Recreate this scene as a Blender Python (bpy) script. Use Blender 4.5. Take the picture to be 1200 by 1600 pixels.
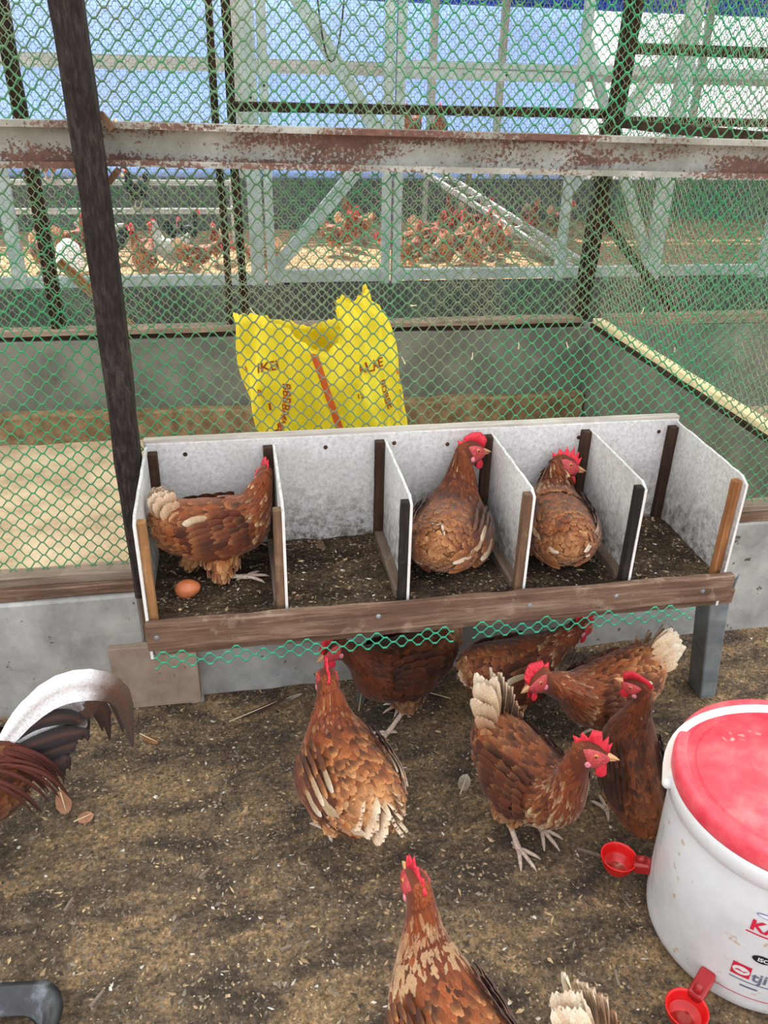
import bpy, bmesh, math, random
import numpy as np
from mathutils import Vector, Matrix, noise as mnoise

for o in list(bpy.data.objects):
    bpy.data.objects.remove(o, do_unlink=True)
SC = bpy.context.scene
COL = SC.collection
R = math.radians
rnd = random.Random(11)
rng = np.random.default_rng(7)

# ------------------------------------------------------------------ camera
def make_camera():
    f, p, y, r = 1265.0, R(27.63), R(10.81), R(1.38)
    F = Vector((math.sin(y)*math.cos(p), math.cos(y)*math.cos(p), -math.sin(p)))
    Rt = Vector((math.cos(y), -math.sin(y), 0))
    U = Rt.cross(F)
    R2 = Rt*math.cos(r) + U*math.sin(r)
    U2 = -Rt*math.sin(r) + U*math.cos(r)
    cd = bpy.data.cameras.new('camera')
    cd.sensor_width = 36.0
    cd.lens = 36.0*f/1600.0
    cd.clip_start = 0.02
    cam = bpy.data.objects.new('camera', cd)
    COL.objects.link(cam)
    B = -F
    cam.matrix_world = Matrix(((R2.x, U2.x, B.x, 0), (R2.y, U2.y, B.y, 0), (R2.z, U2.z, B.z, 1.5), (0, 0, 0, 1)))
    SC.camera = cam
make_camera()

# ------------------------------------------------------------------ light
SC.view_settings.view_transform = 'Standard'
SC.view_settings.look = 'None'
SC.view_settings.gamma = 1.0
SC.view_settings.use_curve_mapping = False
SC.view_settings.exposure = 0.55
wd = bpy.data.worlds.new('overcast_sky')
SC.world = wd
wd.use_nodes = True
bg = wd.node_tree.nodes['Background']
bg.inputs[0].default_value = (0.95, 0.97, 1.0, 1)      # even, hazy overcast sky
bg.inputs[1].default_value = 1.35
sd = bpy.data.lights.new('sun_offscreen', 'SUN')
sd.energy = 9.0
sd.angle = R(1.2)
sd.color = (1.0, 0.93, 0.82)
sun = bpy.data.objects.new('sun_offscreen', sd)
COL.objects.link(sun)
sun.rotation_euler = Vector((0.24, -0.52, -1.0)).to_track_quat('-Z', 'Y').to_euler()   # from the back left, above the far pen

# ------------------------------------------------------------------ helpers
def lin(c):
    c = np.asarray(c, float)/255.0
    return np.where(c <= 0.04045, c/12.92, ((c+0.055)/1.055)**2.4)
def L4(c):
    a = lin(c)
    return (float(a[0]), float(a[1]), float(a[2]), 1.0)

def tag(o, label=None, cat=None, group=None, kind=None):
    if label: o['label'] = label
    if cat: o['category'] = cat
    if group: o['group'] = group
    if kind: o['kind'] = kind
    return o
def empty(name, loc=(0, 0, 0), rz=0.0, parent=None):
    o = bpy.data.objects.new(name, None)
    o.empty_display_size = 0.05
    COL.objects.link(o)
    o.location = loc
    o.rotation_euler = (0, 0, rz)
    if parent: o.parent = parent
    return o
def mk(name, verts, faces, mat, parent=None, smooth=False, cols=None):
    me = bpy.data.meshes.new(name)
    if isinstance(verts, np.ndarray): verts = verts.tolist()
    if isinstance(faces, np.ndarray): faces = faces.tolist()
    me.from_pydata(verts, [], faces)
    if cols is not None:
        ca = me.color_attributes.new('Col', 'FLOAT_COLOR', 'POINT')
        c4 = np.ones((len(verts), 4), np.float32)
        c4[:, :3] = cols
        ca.data.foreach_set('color', c4.ravel())
    if smooth:
        me.polygons.foreach_set('use_smooth', [True]*len(me.polygons))
    me.update()
    mats = mat if isinstance(mat, (list, tuple)) else [mat]
    for m in mats: me.materials.append(m)
    o = bpy.data.objects.new(name, me)
    COL.objects.link(o)
    if parent: o.parent = parent
    return o
def from_bm(name, bm, mat, parent=None, smooth=False):
    me = bpy.data.meshes.new(name)
    bm.to_mesh(me); bm.free()
    if smooth:
        me.polygons.foreach_set('use_smooth', [True]*len(me.polygons))
    me.materials.append(mat)
    o = bpy.data.objects.new(name, me)
    COL.objects.link(o)
    if parent: o.parent = parent
    return o

class MB:
    """collects boxes, tubes, lathes and prisms into one mesh"""
    def __init__(s): s.v = []; s.f = []
    def add(s, vs, fs):
        b = len(s.v); s.v += [tuple(map(float, q)) for q in vs]; s.f += [tuple(i+b for i in q) for q in fs]; return s
    def box(s, lo, hi):
        x0, y0, z0 = lo; x1, y1, z1 = hi
        return s.add([(x0,y0,z0),(x1,y0,z0),(x1,y1,z0),(x0,y1,z0),(x0,y0,z1),(x1,y0,z1),(x1,y1,z1),(x0,y1,z1)],
                     [(3,2,1,0),(4,5,6,7),(0,1,5,4),(1,2,6,5),(2,3,7,6),(3,0,4,7)])
    def bar(s, a, b, w, d, up=(0, 0, 1)):
        a = Vector(a); b = Vector(b); t = (b-a).normalized(); u = Vector(up)
        if abs(t.dot(u)) > 0.98: u = Vector((0, 1, 0))
        x = t.cross(u).normalized(); y = x.cross(t).normalized()
        vs = []
        for c in (a, b):
            for (i, j) in ((-1,-1),(1,-1),(1,1),(-1,1)): vs.append(c + x*(i*w/2) + y*(j*d/2))
        return s.add(vs, [(0,1,2,3),(7,6,5,4),(0,4,5,1),(1,5,6,2),(2,6,7,3),(3,7,4,0)])
    def tube(s, pts, rad, n=8, cap=True):
        pts = [Vector(p) for p in pts]; m = len(pts)
        rad = [rad]*m if not hasattr(rad, '__len__') else list(rad)
        vs = []; prev = None
        for i, p in enumerate(pts):
            t = (pts[min(i+1, m-1)] - pts[max(i-1, 0)]).normalized()
            if prev is None:
                u = Vector((0, 0, 1)) if abs(t.z) < 0.9 else Vector((1, 0, 0))
            else: u = prev
            x = (u - t*u.dot(t)).normalized(); prev = x; y = t.cross(x)
            for k in range(n):
                a = 2*math.pi*k/n
                vs.append(p + (x*math.cos(a) + y*math.sin(a))*rad[i])
        fs = [(i*n+k, i*n+(k+1) % n, (i+1)*n+(k+1) % n, (i+1)*n+k) for i in range(m-1) for k in range(n)]
        if cap: fs += [tuple(range(n-1, -1, -1)), tuple((m-1)*n+k for k in range(n))]
        return s.add(vs, fs)
    def lathe(s, prof, n=48, c=(0, 0, 0)):
        m = len(prof); vs = []
        for (r, z) in prof:
            for k in range(n):
                a = 2*math.pi*k/n
                vs.append((c[0]+r*math.cos(a), c[1]+r*math.sin(a), c[2]+z))
        fs = [(i*n+k, i*n+(k+1) % n, (i+1)*n+(k+1) % n, (i+1)*n+k) for i in range(m-1) for k in range(n)]
        return s.add(vs, fs)
    def blob(s, c, r, n=12, m=8, M=None):
        vs = []; fs = []
        for i in range(m+1):
            th = math.pi*i/m
            for k in range(n):
                a = 2*math.pi*k/n
                p = Vector((r[0]*math.sin(th)*math.cos(a), r[1]*math.sin(th)*math.sin(a), r[2]*math.cos(th)))
                if M is not None: p = M @ p
                vs.append(p + Vector(c))
        fs = [(i*n+k, (i+1)*n+k, (i+1)*n+(k+1) % n, i*n+(k+1) % n) for i in range(m) for k in range(n)]
        return s.add(vs, fs)
    def build(s, name, mat, parent=None, smooth=False):
        return mk(name, s.v, s.f, mat, parent, smooth)

def plank(name, lo, hi, mat, parent=None, bevel=0.0015, jit=0.0012, cuts=10, seed=0):
    """a board: bevelled box cut along its longest side, edges slightly uneven"""
    lo = Vector(lo); hi = Vector(hi); d = hi-lo
    bm = bmesh.new()
    bmesh.ops.create_cube(bm, size=1.0)
    bmesh.ops.scale(bm, vec=d, verts=bm.verts)
    bmesh.ops.translate(bm, vec=(lo+hi)/2, verts=bm.verts)
    ax = max(range(3), key=lambda i: d[i])
    if cuts:
        es = [e for e in bm.edges if abs((e.verts[0].co-e.verts[1].co)[ax]) > d[ax]*0.9]
        bmesh.ops.subdivide_edges(bm, edges=es, cuts=cuts, use_grid_fill=True)
        rr = random.Random(seed+7)
        for v in bm.verts:
            for i in range(3):
                if i != ax: v.co[i] += rr.uniform(-jit, jit)
    if bevel:
        es = [e for e in bm.edges if e.calc_face_angle(0) > 0.9]
        bmesh.ops.bevel(bm, geom=es, offset=min(bevel, min(d)*0.3), segments=1, affect='EDGES', profile=0.5)
    return from_bm(name, bm, mat, parent)

# ------------------------------------------------------------------ materials
class NT:
    def __init__(s, name, rough=0.7, spec=0.3):
        s.m = bpy.data.materials.new(name); s.m.use_nodes = True
        s.t = s.m.node_tree; s.n = s.t.nodes; s.b = s.n['Principled BSDF']
        s.b.inputs['Roughness'].default_value = rough
        s.b.inputs['Specular IOR Level'].default_value = spec
        s.co = s.n.new('ShaderNodeTexCoord').outputs['Object']
    def lk(s, a, b): s.t.links.new(a, b)
    def mapped(s, sc):
        mp = s.n.new('ShaderNodeMapping'); mp.inputs['Scale'].default_value = sc
        s.lk(s.co, mp.inputs[0]); return mp.outputs[0]
    def noise(s, scale, detail=4, rough=0.6, vec=None, dist=0.0):
        x = s.n.new('ShaderNodeTexNoise'); x.inputs['Scale'].default_value = scale
        x.inputs['Detail'].default_value = detail; x.inputs['Roughness'].default_value = rough
        x.inputs['Distortion'].default_value = dist
        s.lk(vec if vec is not None else s.co, x.inputs['Vector']); return x.outputs[0]
    def voro(s, scale, vec=None, out=0):
        x = s.n.new('ShaderNodeTexVoronoi'); x.inputs['Scale'].default_value = scale
        s.lk(vec if vec is not None else s.co, x.inputs['Vector']); return x.outputs[out]
    def ramp(s, fac, stops):
        x = s.n.new('ShaderNodeValToRGB'); e = x.color_ramp.elements
        while len(e) < len(stops): e.new(0.5)
        for el, (p, c) in zip(e, stops):
            el.position = p; el.color = L4(c) if not isinstance(c, (int, float)) else (c, c, c, 1)
        s.lk(fac, x.inputs[0]); return x.outputs[0]
    def mix(s, fac, a, b, mode='MIX'):
        x = s.n.new('ShaderNodeMix'); x.data_type = 'RGBA'; x.blend_type = mode
        for i, q in ((0, fac), (6, a), (7, b)):
            if isinstance(q, (int, float)): x.inputs[i].default_value = q
            elif isinstance(q, tuple): x.inputs[i].default_value = L4(q)
            else: s.lk(q, x.inputs[i])
        return x.outputs[2]
    def base(s, c):
        if isinstance(c, tuple): s.b.inputs['Base Color'].default_value = L4(c)
        else: s.lk(c, s.b.inputs['Base Color'])
        return s
    def bump(s, h, strength=0.3, dist=0.005):
        x = s.n.new('ShaderNodeBump'); x.inputs['Strength'].default_value = strength
        x.inputs['Distance'].default_value = dist
        s.lk(h, x.inputs['Height']); s.lk(x.outputs[0], s.b.inputs['Normal']); return s

def m_mottle(name, stops, scale=12, rough=0.8, spec=0.25, detail=6, bump=0.2, bd=0.003, bscale=60, stretch=None, speck=None):
    t = NT(name, rough, spec)
    v = t.mapped(stretch) if stretch else None
    n = t.noise(scale, detail, 0.65, v)
    c = t.ramp(n, stops)
    if speck:
        sc, th, colr = speck
        k = t.ramp(t.noise(sc, 3, 0.6), [(th, 0.0), (th+0.05, 1.0)])
        c = t.mix(k, c, colr)
    t.base(c)
    if bump: t.bump(t.noise(bscale, 5, 0.7, v), bump, bd)
    return t.m
M = {}
def mat_dirt(name, a, b, c, d):
    t = NT(name, 0.95, 0.1)
    big = t.ramp(t.noise(6.0, 6, 0.68, t.mapped((0.75, 1.5, 1)), 0.5), [(0.40, a), (0.5, b), (0.60, c)])
    fine = t.noise(90, 5, 0.75)
    col = t.mix(t.ramp(fine, [(0.36, 0.0), (0.62, 1.0)]), big, t.mix(0.75, big, d))
    vf = t.ramp(t.voro(190, None, 1), [(0.0, 0.62), (1.0, 1.4)])
    col = t.mix(1.0, col, vf, 'MULTIPLY')
    grit = t.ramp(t.voro(260, None, 0), [(0.0, 1.0), (0.12, 0.0)])
    pick = t.ramp(t.noise(120, 2, 0.5), [(0.54, 0.0), (0.58, 1.0)])
    gm = t.mix(1.0, grit, pick, 'MULTIPLY')
    col = t.mix(gm, col, (205, 190, 165))
    t.base(col)
    t.bump(t.noise(110, 8, 0.8), 1.0, 0.012)
    return t.m
M['dirt'] = mat_dirt('dirt_litter', (112, 99, 87), (166, 141, 114), (222, 185, 140), (82, 71, 62))
M['midfloor'] = m_mottle('sandy_floor', [(0.3, (150, 128, 105)), (0.5, (186, 164, 138)), (0.7, (205, 186, 160))], 5, 0.9, 0.1, speck=(70, 0.66, (95, 75, 58)))
M['farfloor'] = m_mottle('far_litter', [(0.3, (96, 76, 58)), (0.5, (140, 114, 86)), (0.7, (190, 160, 122))], 9, 0.95, 0.1)
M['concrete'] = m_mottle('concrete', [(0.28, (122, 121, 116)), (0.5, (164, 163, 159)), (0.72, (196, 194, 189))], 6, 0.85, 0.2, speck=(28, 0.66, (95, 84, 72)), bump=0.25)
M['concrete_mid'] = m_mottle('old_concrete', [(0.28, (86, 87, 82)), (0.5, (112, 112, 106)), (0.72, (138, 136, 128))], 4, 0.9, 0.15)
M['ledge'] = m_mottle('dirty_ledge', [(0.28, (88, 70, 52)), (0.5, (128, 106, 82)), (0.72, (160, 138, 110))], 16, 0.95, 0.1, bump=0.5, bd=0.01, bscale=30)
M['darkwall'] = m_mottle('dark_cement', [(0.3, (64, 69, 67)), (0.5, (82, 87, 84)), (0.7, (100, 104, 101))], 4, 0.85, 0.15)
M['patch'] = m_mottle('brown_board', [(0.28, (122, 106, 92)), (0.5, (160, 141, 125)), (0.72, (180, 162, 144))], 9, 0.85, 0.15, speck=(30, 0.68, (92, 76, 62)))
def mat_wood(name, stops, stretch=(3, 40, 40), rough=0.8):
    t = NT(name, rough, 0.2)
    v = t.mapped(stretch)
    g = t.noise(2.2, 8, 0.7, v, 0.4)
    c = t.ramp(g, stops)
    st = t.ramp(t.noise(7, 4, 0.6), [(0.42, 0.0), (0.66, 1.0)])
    c = t.mix(st, c, t.mix(0.45, c, stops[0][1]))
    s2 = t.ramp(t.noise(11, 6, 0.75), [(0.56, 0.0), (0.72, 0.8)])
    c = t.mix(s2, c, stops[-1][1])
    t.base(c); t.bump(g, 0.35, 0.003)
    return t.m
SX, SY, SZ = (2, 34, 34), (34, 2, 34), (34, 34, 2)
M['postwood'] = mat_wood('dark_post_wood', [(0.3, (22, 18, 17)), (0.5, (46, 39, 37)), (0.72, (78, 68, 64))], (60, 60, 14))
M['darkwoodz'] = mat_wood('dark_upright_wood', [(0.3, (22, 17, 14)), (0.5, (44, 33, 26)), (0.72, (86, 62, 44))], SZ)
M['darkwoodx'] = mat_wood('dark_rail_wood', [(0.3, (26, 19, 15)), (0.5, (52, 39, 30)), (0.72, (96, 72, 54))], SX)
M['greywoodx'] = mat_wood('weathered_wood', [(0.25, (74, 55, 44)), (0.5, (118, 92, 76)), (0.75, (168, 146, 126))], SX)
M['greywoody'] = mat_wood('weathered_cleat', [(0.25, (84, 70, 60)), (0.5, (120, 102, 90)), (0.75, (150, 132, 118))], SY)
M['railwood'] = mat_wood('pale_rail_wood', [(0.25, (96, 82, 72)), (0.5, (140, 122, 108)), (0.75, (172, 154, 138))], SX)
M['palewood'] = mat_wood('grey_white_wood', [(0.25, (150, 142, 134)), (0.5, (184, 177, 168)), (0.75, (206, 200, 192))], SX)
M['lightwood'] = mat_wood('light_wood', [(0.25, (120, 82, 50)), (0.5, (168, 124, 82)), (0.75, (196, 156, 112))], SZ)
M['orangewood'] = mat_wood('orange_wood', [(0.25, (84, 52, 30)), (0.5, (150, 100, 62)), (0.75, (192, 146, 100))], SZ)
M['brownstrip'] = mat_wood('brown_strip', [(0.25, (70, 52, 40)), (0.5, (112, 86, 66)), (0.75, (144, 116, 92))], SZ)
M['blackstrip'] = mat_wood('black_strip', [(0.25, (24, 22, 22)), (0.5, (44, 40, 38)), (0.75, (74, 64, 56))], SZ)
M['backpost'] = mat_wood('dark_brown_post', [(0.25, (40, 28, 22)), (0.5, (66, 48, 38)), (0.75, (92, 70, 56))], SZ)
M['cream'] = mat_wood('cream_timber', [(0.25, (196, 180, 140)), (0.5, (226, 212, 172)), (0.75, (240, 230, 198))], SY)
def mat_panel():
    t = NT('white_fibre_cement', 0.8, 0.2)
    big = t.ramp(t.noise(5, 6, 0.65), [(0.3, (190, 188, 186)), (0.5, (212, 211, 211)), (0.7, (228, 228, 228))])
    fine = t.ramp(t.noise(90, 7, 0.8), [(0.44, 0.0), (0.74, 0.9)])
    c = t.mix(fine, big, (150, 142, 134))
    z = t.n.new('ShaderNodeSeparateXYZ'); t.lk(t.co, z.inputs[0])
    low = t.ramp(z.outputs[2], [(0.5, 1.0), (0.66, 0.0)])          # splash dirt along the foot of the panels
    sp = t.ramp(t.noise(38, 7, 0.8), [(0.42, 0.0), (0.6, 1.0)])
    c = t.mix(t.mix(1.0, low, sp, 'MULTIPLY'), c, (112, 100, 88))
    t.base(c); t.bump(t.noise(70, 5, 0.7), 0.15, 0.002)
    return t.m
M['panel'] = mat_panel()
M['paneledge'] = m_mottle('white_cut_edge', [(0.3, (214, 212, 208)), (0.7, (240, 239, 236))], 20, 0.8)
def mat_rust():
    t = NT('rusty_galvanised', 0.6, 0.4)
    g = t.ramp(t.noise(9, 5, 0.6), [(0.3, (122, 122, 112)), (0.5, (152, 152, 142)), (0.7, (178, 179, 172))])
    big = t.noise(3.0, 3, 0.5, t.mapped((1.2, 1, 5)))
    fine = t.noise(120, 6, 0.75)
    s = t.n.new('ShaderNodeMath'); s.operation = 'ADD'
    t.lk(big, s.inputs[0]); t.lk(fine, s.inputs[1])
    k = t.ramp(s.outputs[0], [(0.0, 0.0), (1.0, 1.0)])
    r = t.n.new('ShaderNodeValToRGB'); mr = t.n.new('ShaderNodeMapRange')
    mr.inputs[1].default_value = 1.0; mr.inputs[2].default_value = 1.05
    t.lk(s.outputs[0], mr.inputs[0])
    rc = t.ramp(t.noise(40, 4, 0.6), [(0.3, (82, 56, 46)), (0.7, (124, 88, 73))])
    t.base(t.mix(mr.outputs[0], g, rc)); t.bump(fine, 0.2, 0.002)
    return t.m
M['rust'] = mat_rust()
M['galv'] = m_mottle('galvanised_steel', [(0.3, (96, 102, 106)), (0.5, (122, 129, 133)), (0.7, (150, 156, 160))], 9, 0.5, 0.45, bump=0.05, speck=(45, 0.7, (190, 192, 194)))
M['frame'] = m_mottle('grey_green_steel', [(0.3, (132, 146, 150)), (0.5, (156, 169, 173)), (0.7, (178, 190, 193))], 6, 0.5, 0.4, bump=0)
M['purlin'] = m_mottle('grey_purlin', [(0.3, (150, 152, 150)), (0.7, (184, 186, 184))], 6, 0.5, 0.4, bump=0)
def mat_net(name, g1, g2, dusty, lo, hi):
    t = NT(name, 0.5, 0.35)
    c = t.mix(t.noise(14, 3, 0.6), g1, g2)
    k = t.ramp(t.noise(2.4, 5, 0.65), [(lo, 0.0), (hi, 1.0)])
    c = t.mix(k, c, dusty)
    t.base(c); return t.m
M['net'] = mat_net('green_netting', (36, 120, 76), (66, 162, 110), (110, 122, 94), 0.42, 0.66)
M['net2'] = mat_net('dusty_green_netting', (52, 112, 78), (80, 140, 102), (150, 150, 126), 0.38, 0.6)
M['netdeep'] = mat_net('fresh_green_netting', (32, 128, 96), (64, 172, 134), (120, 170, 140), 0.6, 0.8)
M['wire'] = NT('wire', 0.5, 0.4).base((112, 122, 132)).m
def mat_sheet(name, colr, trans, w):
    t = NT(name, 0.6, 0.2); t.base(colr)
    tr = t.n.new('ShaderNodeBsdfTranslucent'); tr.inputs[0].default_value = L4(trans)
    mx = t.n.new('ShaderNodeMixShader'); mx.inputs[0].default_value = w
    out = t.n['Material Output']
    t.lk(t.b.outputs[0], mx.inputs[1]); t.lk(tr.outputs[0], mx.inputs[2]); t.lk(mx.outputs[0], out.inputs[0])
    return t.m
M['tarp'] = mat_sheet('pale_blue_sheet', (184, 201, 234), (182, 202, 240), 0.72)
M['tarpwhite'] = mat_sheet('white_sheet', (232, 234, 240), (236, 240, 248), 0.75)
M['bluetarp'] = mat_sheet('blue_tarpaulin', (40, 84, 168), (50, 100, 200), 0.4)
M['roof'] = mat_sheet('translucent_roof', (228, 232, 230), (236, 240, 238), 0.75)
M['shadesheet'] = NT('shade_sheet_metal', 0.5, 0.4).base((150, 155, 155)).m
def mat_feather():
    t = NT('feathers', 0.62, 0.25)
    a = t.n.new('ShaderNodeVertexColor'); a.layer_name = 'Col'
    oi = t.n.new('ShaderNodeObjectInfo')
    inv = t.n.new('ShaderNodeMath'); inv.operation = 'SUBTRACT'; inv.inputs[0].default_value = 1.0
    t.lk(oi.outputs['Alpha'], inv.inputs[1])
    bw = t.n.new('ShaderNodeRGBToBW'); t.lk(a.outputs[0], bw.inputs[0])
    g = t.mix(0.5, (235, 235, 235), bw.outputs[0])
    dyed = t.mix(1.0, oi.outputs['Color'], g, 'MULTIPLY')
    c = t.mix(inv.outputs[0], a.outputs[0], dyed)
    n = t.ramp(t.noise(240, 3, 0.6), [(0.3, 0.72), (0.7, 1.15)])
    t.base(t.mix(1.0, c, n, 'MULTIPLY'))
    t.b.inputs['Sheen Weight'].default_value = 0.15
    return t.m
M['feather'] = mat_feather()
def mat_flesh(name, c1, c2, rough=0.5):
    t = NT(name, rough, 0.4)
    t.base(t.mix(t.ramp(t.noise(160, 3, 0.6), [(0.35, 0.0), (0.65, 1.0)]), c1, c2))
    t.bump(t.noise(420, 3, 0.6), 0.35, 0.001)
    t.b.inputs['Subsurface Weight'].default_value = 0.12
    t.b.inputs['Subsurface Radius'].default_value = (0.006, 0.002, 0.002)
    return t.m
M['comb'] = mat_flesh('red_comb', (226, 58, 72), (206, 36, 56))
M['face'] = mat_flesh('red_face', (196, 84, 84), (168, 52, 58))
M['lobe'] = mat_flesh('pink_earlobe', (226, 150, 160), (206, 110, 128))
M['leg'] = mat_flesh('pale_leg_skin', (222, 204, 190), (186, 158, 140), 0.6)
M['legyellow'] = mat_flesh('tan_leg_skin', (196, 168, 130), (150, 120, 90), 0.6)
M['beak'] = NT('horn_beak', 0.4, 0.4).base((206, 156, 112)).m
M['iris'] = NT('orange_iris', 0.15, 0.6).base((196, 120, 50)).m
M['pupil'] = NT('black_pupil', 0.1, 0.6).base((8, 8, 8)).m
M['egg'] = m_mottle('brown_eggshell', [(0.3, (186, 102, 62)), (0.7, (206, 124, 82))], 60, 0.32, 0.45, bump=0.05, speck=(200, 0.7, (150, 78, 46)))
# ------------------------------------------------------------------ ground and floors
def ground_h(x, y):
    v = Vector((x*2.1, y*2.1, 3.3))
    h = 0.012*mnoise.noise(v) + 0.006*mnoise.noise(v*3.1) + 0.0035*mnoise.noise(v*9.0)
    return h + 0.05*max(0.0, min(1.0, (y-1.55)/0.28))**1.5 * max(0.0, min(1.0, (x-0.35)/0.7))
def build_floor():
    xs = np.concatenate([np.linspace(-3.2, -0.9, 24)[:-1], np.linspace(-0.9, 2.0, 170), np.linspace(2.0, 4.0, 18)[1:]])
    ys = np.concatenate([np.linspace(-2.5, 0.4, 24)[:-1], np.linspace(0.4, 1.95, 96)])
    vs = [(x, y, ground_h(x, y)) for y in ys for x in xs]
    n = len(xs)
    fs = [(j*n+i, j*n+i+1, (j+1)*n+i+1, (j+1)*n+i) for j in range(len(ys)-1) for i in range(n-1)]
    tag(mk('floor', vs, fs, M['dirt'], smooth=True), 'brown dirt and dry litter floor of the hen pen', kind='structure')
    tag(MB().box((-14, -9, -0.3), (18, 16, -0.06)).build('ground', M['dirt']), 'bare earth under and around the pens', kind='structure')
    tag(MB().box((-5, 1.9, -0.059), (7.0, 5.05, 0.0)).build('floor_middle', M['midfloor']), 'pale sandy floor of the middle pen behind the netting', kind='structure')
    xs = np.linspace(-6, 9, 70); ys = np.linspace(5.05, 10.1, 30)
    vs = [(x, y, 0.02*mnoise.noise(Vector((x*1.3, y*1.3, 9)))+0.1*max(0, (y-8.8)/1.2)*(1 if x > 1.2 else 0)) for y in ys for x in xs]
    n = len(xs)
    fs = [(j*n+i, j*n+i+1, (j+1)*n+i+1, (j+1)*n+i) for j in range(len(ys)-1) for i in range(n-1)]
    tag(mk('floor_far', vs, fs, M['farfloor'], smooth=True), 'sunlit straw coloured litter of the far pen', kind='structure')
build_floor()

# loose litter: thousands of grit and wood crumbs lying on the dirt
def build_litter(name, n, xr, yr, zf, size, parent=None, label=None, seed=1, cull=None):
    g = np.random.default_rng(seed)
    x = g.uniform(*xr, n); y = g.uniform(*yr, n)
    if cull is not None:      # nothing lies under the bucket, the tray or the box leg
        ok = ~cull(x, y); x = x[ok]; y = y[ok]; n = len(x)
    pal = lin([(116, 105, 94), (142, 129, 114), (98, 86, 74), (168, 144, 112), (194, 168, 130), (82, 73, 66), (212, 206, 196), (130, 112, 92)])
    pi = g.choice(len(pal), n, p=[.2, .17, .2, .14, .08, .1, .025, .085])
    s = np.minimum(size*np.exp(g.normal(0, 0.5, n)), size*2.4)
    oct_ = np.array([(1, 0, 0), (0, 1, 0), (-1, 0, 0), (0, -1, 0), (0, 0, 1), (0, 0, -0.4)], float)
    F = np.array([(0, 1, 4), (1, 2, 4), (2, 3, 4), (3, 0, 4), (1, 0, 5), (2, 1, 5), (3, 2, 5), (0, 3, 5)])
    V = oct_[None] * g.uniform(0.55, 1.45, (n, 6, 1)) + g.uniform(-.3, .3, (n, 6, 3))*np.array([1, 1, .3])
    V[:, :, 0] *= (s*g.choice([1, 1, 1.2, 1.6, 2.2], n))[:, None]; V[:, :, 1] *= (s*0.8)[:, None]; V[:, :, 2] *= (s*0.45)[:, None]
    a = g.uniform(0, 6.283, n); ca, sa = np.cos(a)[:, None], np.sin(a)[:, None]
    X = V[:, :, 0]*ca - V[:, :, 1]*sa; Yy = V[:, :, 0]*sa + V[:, :, 1]*ca
    z = np.array([zf(p, q) for p, q in zip(x, y)])
    P = np.stack([X+x[:, None], Yy+y[:, None], V[:, :, 2]+z[:, None]+(s*0.15)[:, None]], 2)
    fs = (F[None] + (np.arange(n)*6)[:, None, None]).reshape(-1, 3)
    c = np.repeat(pal[pi]*g.uniform(0.75, 1.2, (n, 1)), 6, 0)
    o = mk(name, P.reshape(-1, 3), fs, M['chips'], parent, cols=c)
    tag(o, label, 'litter' if label else None, kind='stuff')
    return o
def mat_chips():
    t = NT('litter_crumbs', 0.9, 0.15)
    a = t.n.new('ShaderNodeVertexColor'); a.layer_name = 'Col'
    t.base(a.outputs[0]); return t.m
M['chips'] = mat_chips()
build_litter('litter_crumbs', 42000, (-0.75, 1.75), (0.55, 1.81), ground_h, 0.0020, label='loose grit and wood crumbs strewn over the dirt floor',
             cull=lambda x, y: ((x-.947)**2+(y-.925)**2 < .2015**2) | ((np.abs(x+.572) < .20) & (np.abs(y-.842) < .18)) | ((x > 1.212) & (x < 1.278) & (y > 1.572) & (y < 1.665)))

# ------------------------------------------------------------------ front wall: low curb, slabs, sills
wf = tag(plank('wall_front', (-0.16, 1.812, -0.1), (2.6, 1.90, 0.42), M['concrete'], None, 0.004, 0.002, 20), 'low grey cement curb under the netting', kind='structure')
plank('slab', (-2.4, 1.795, -0.05), (-0.285, 1.88, 0.352), M['concrete'], wf, 0.006, 0.002, 8, 1)
plank('patch_board', (-0.375, 1.772, 0.006), (-0.155, 1.796, 0.205), M['patch'], wf, 0.002, 0.001, 4, 2)
plank('foot_slab', (-0.36, 1.784, -0.04), (-0.15, 1.845, 0.012), M['concrete'], wf, 0.004, 0.003, 10, 3)
plank('wall_strip', (-0.283, 1.79, 0.19), (-0.2, 1.82, 0.425), M['brownstrip'], wf, 0.002, 0.001, 6, 4)
plank('sill_board', (-2.4, 1.805, 0.352), (-0.285, 1.875, 0.385), M['greywoodx'], wf, 0.003, 0.002, 14, 5)
plank('sill_batten', (-2.4, 1.82, 0.385), (-0.235, 1.87, 0.412), M['railwood'], wf, 0.003, 0.002, 14, 6)
plank('sill_board', (1.12, 1.82, 0.418), (2.6, 1.89, 0.447), M['greywoodx'], wf, 0.003, 0.002, 10, 7)
plank('sill_batten', (1.12, 1.83, 0.447), (2.6, 1.88, 0.467), M['railwood'], wf, 0.003, 0.002, 10, 8)

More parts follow.
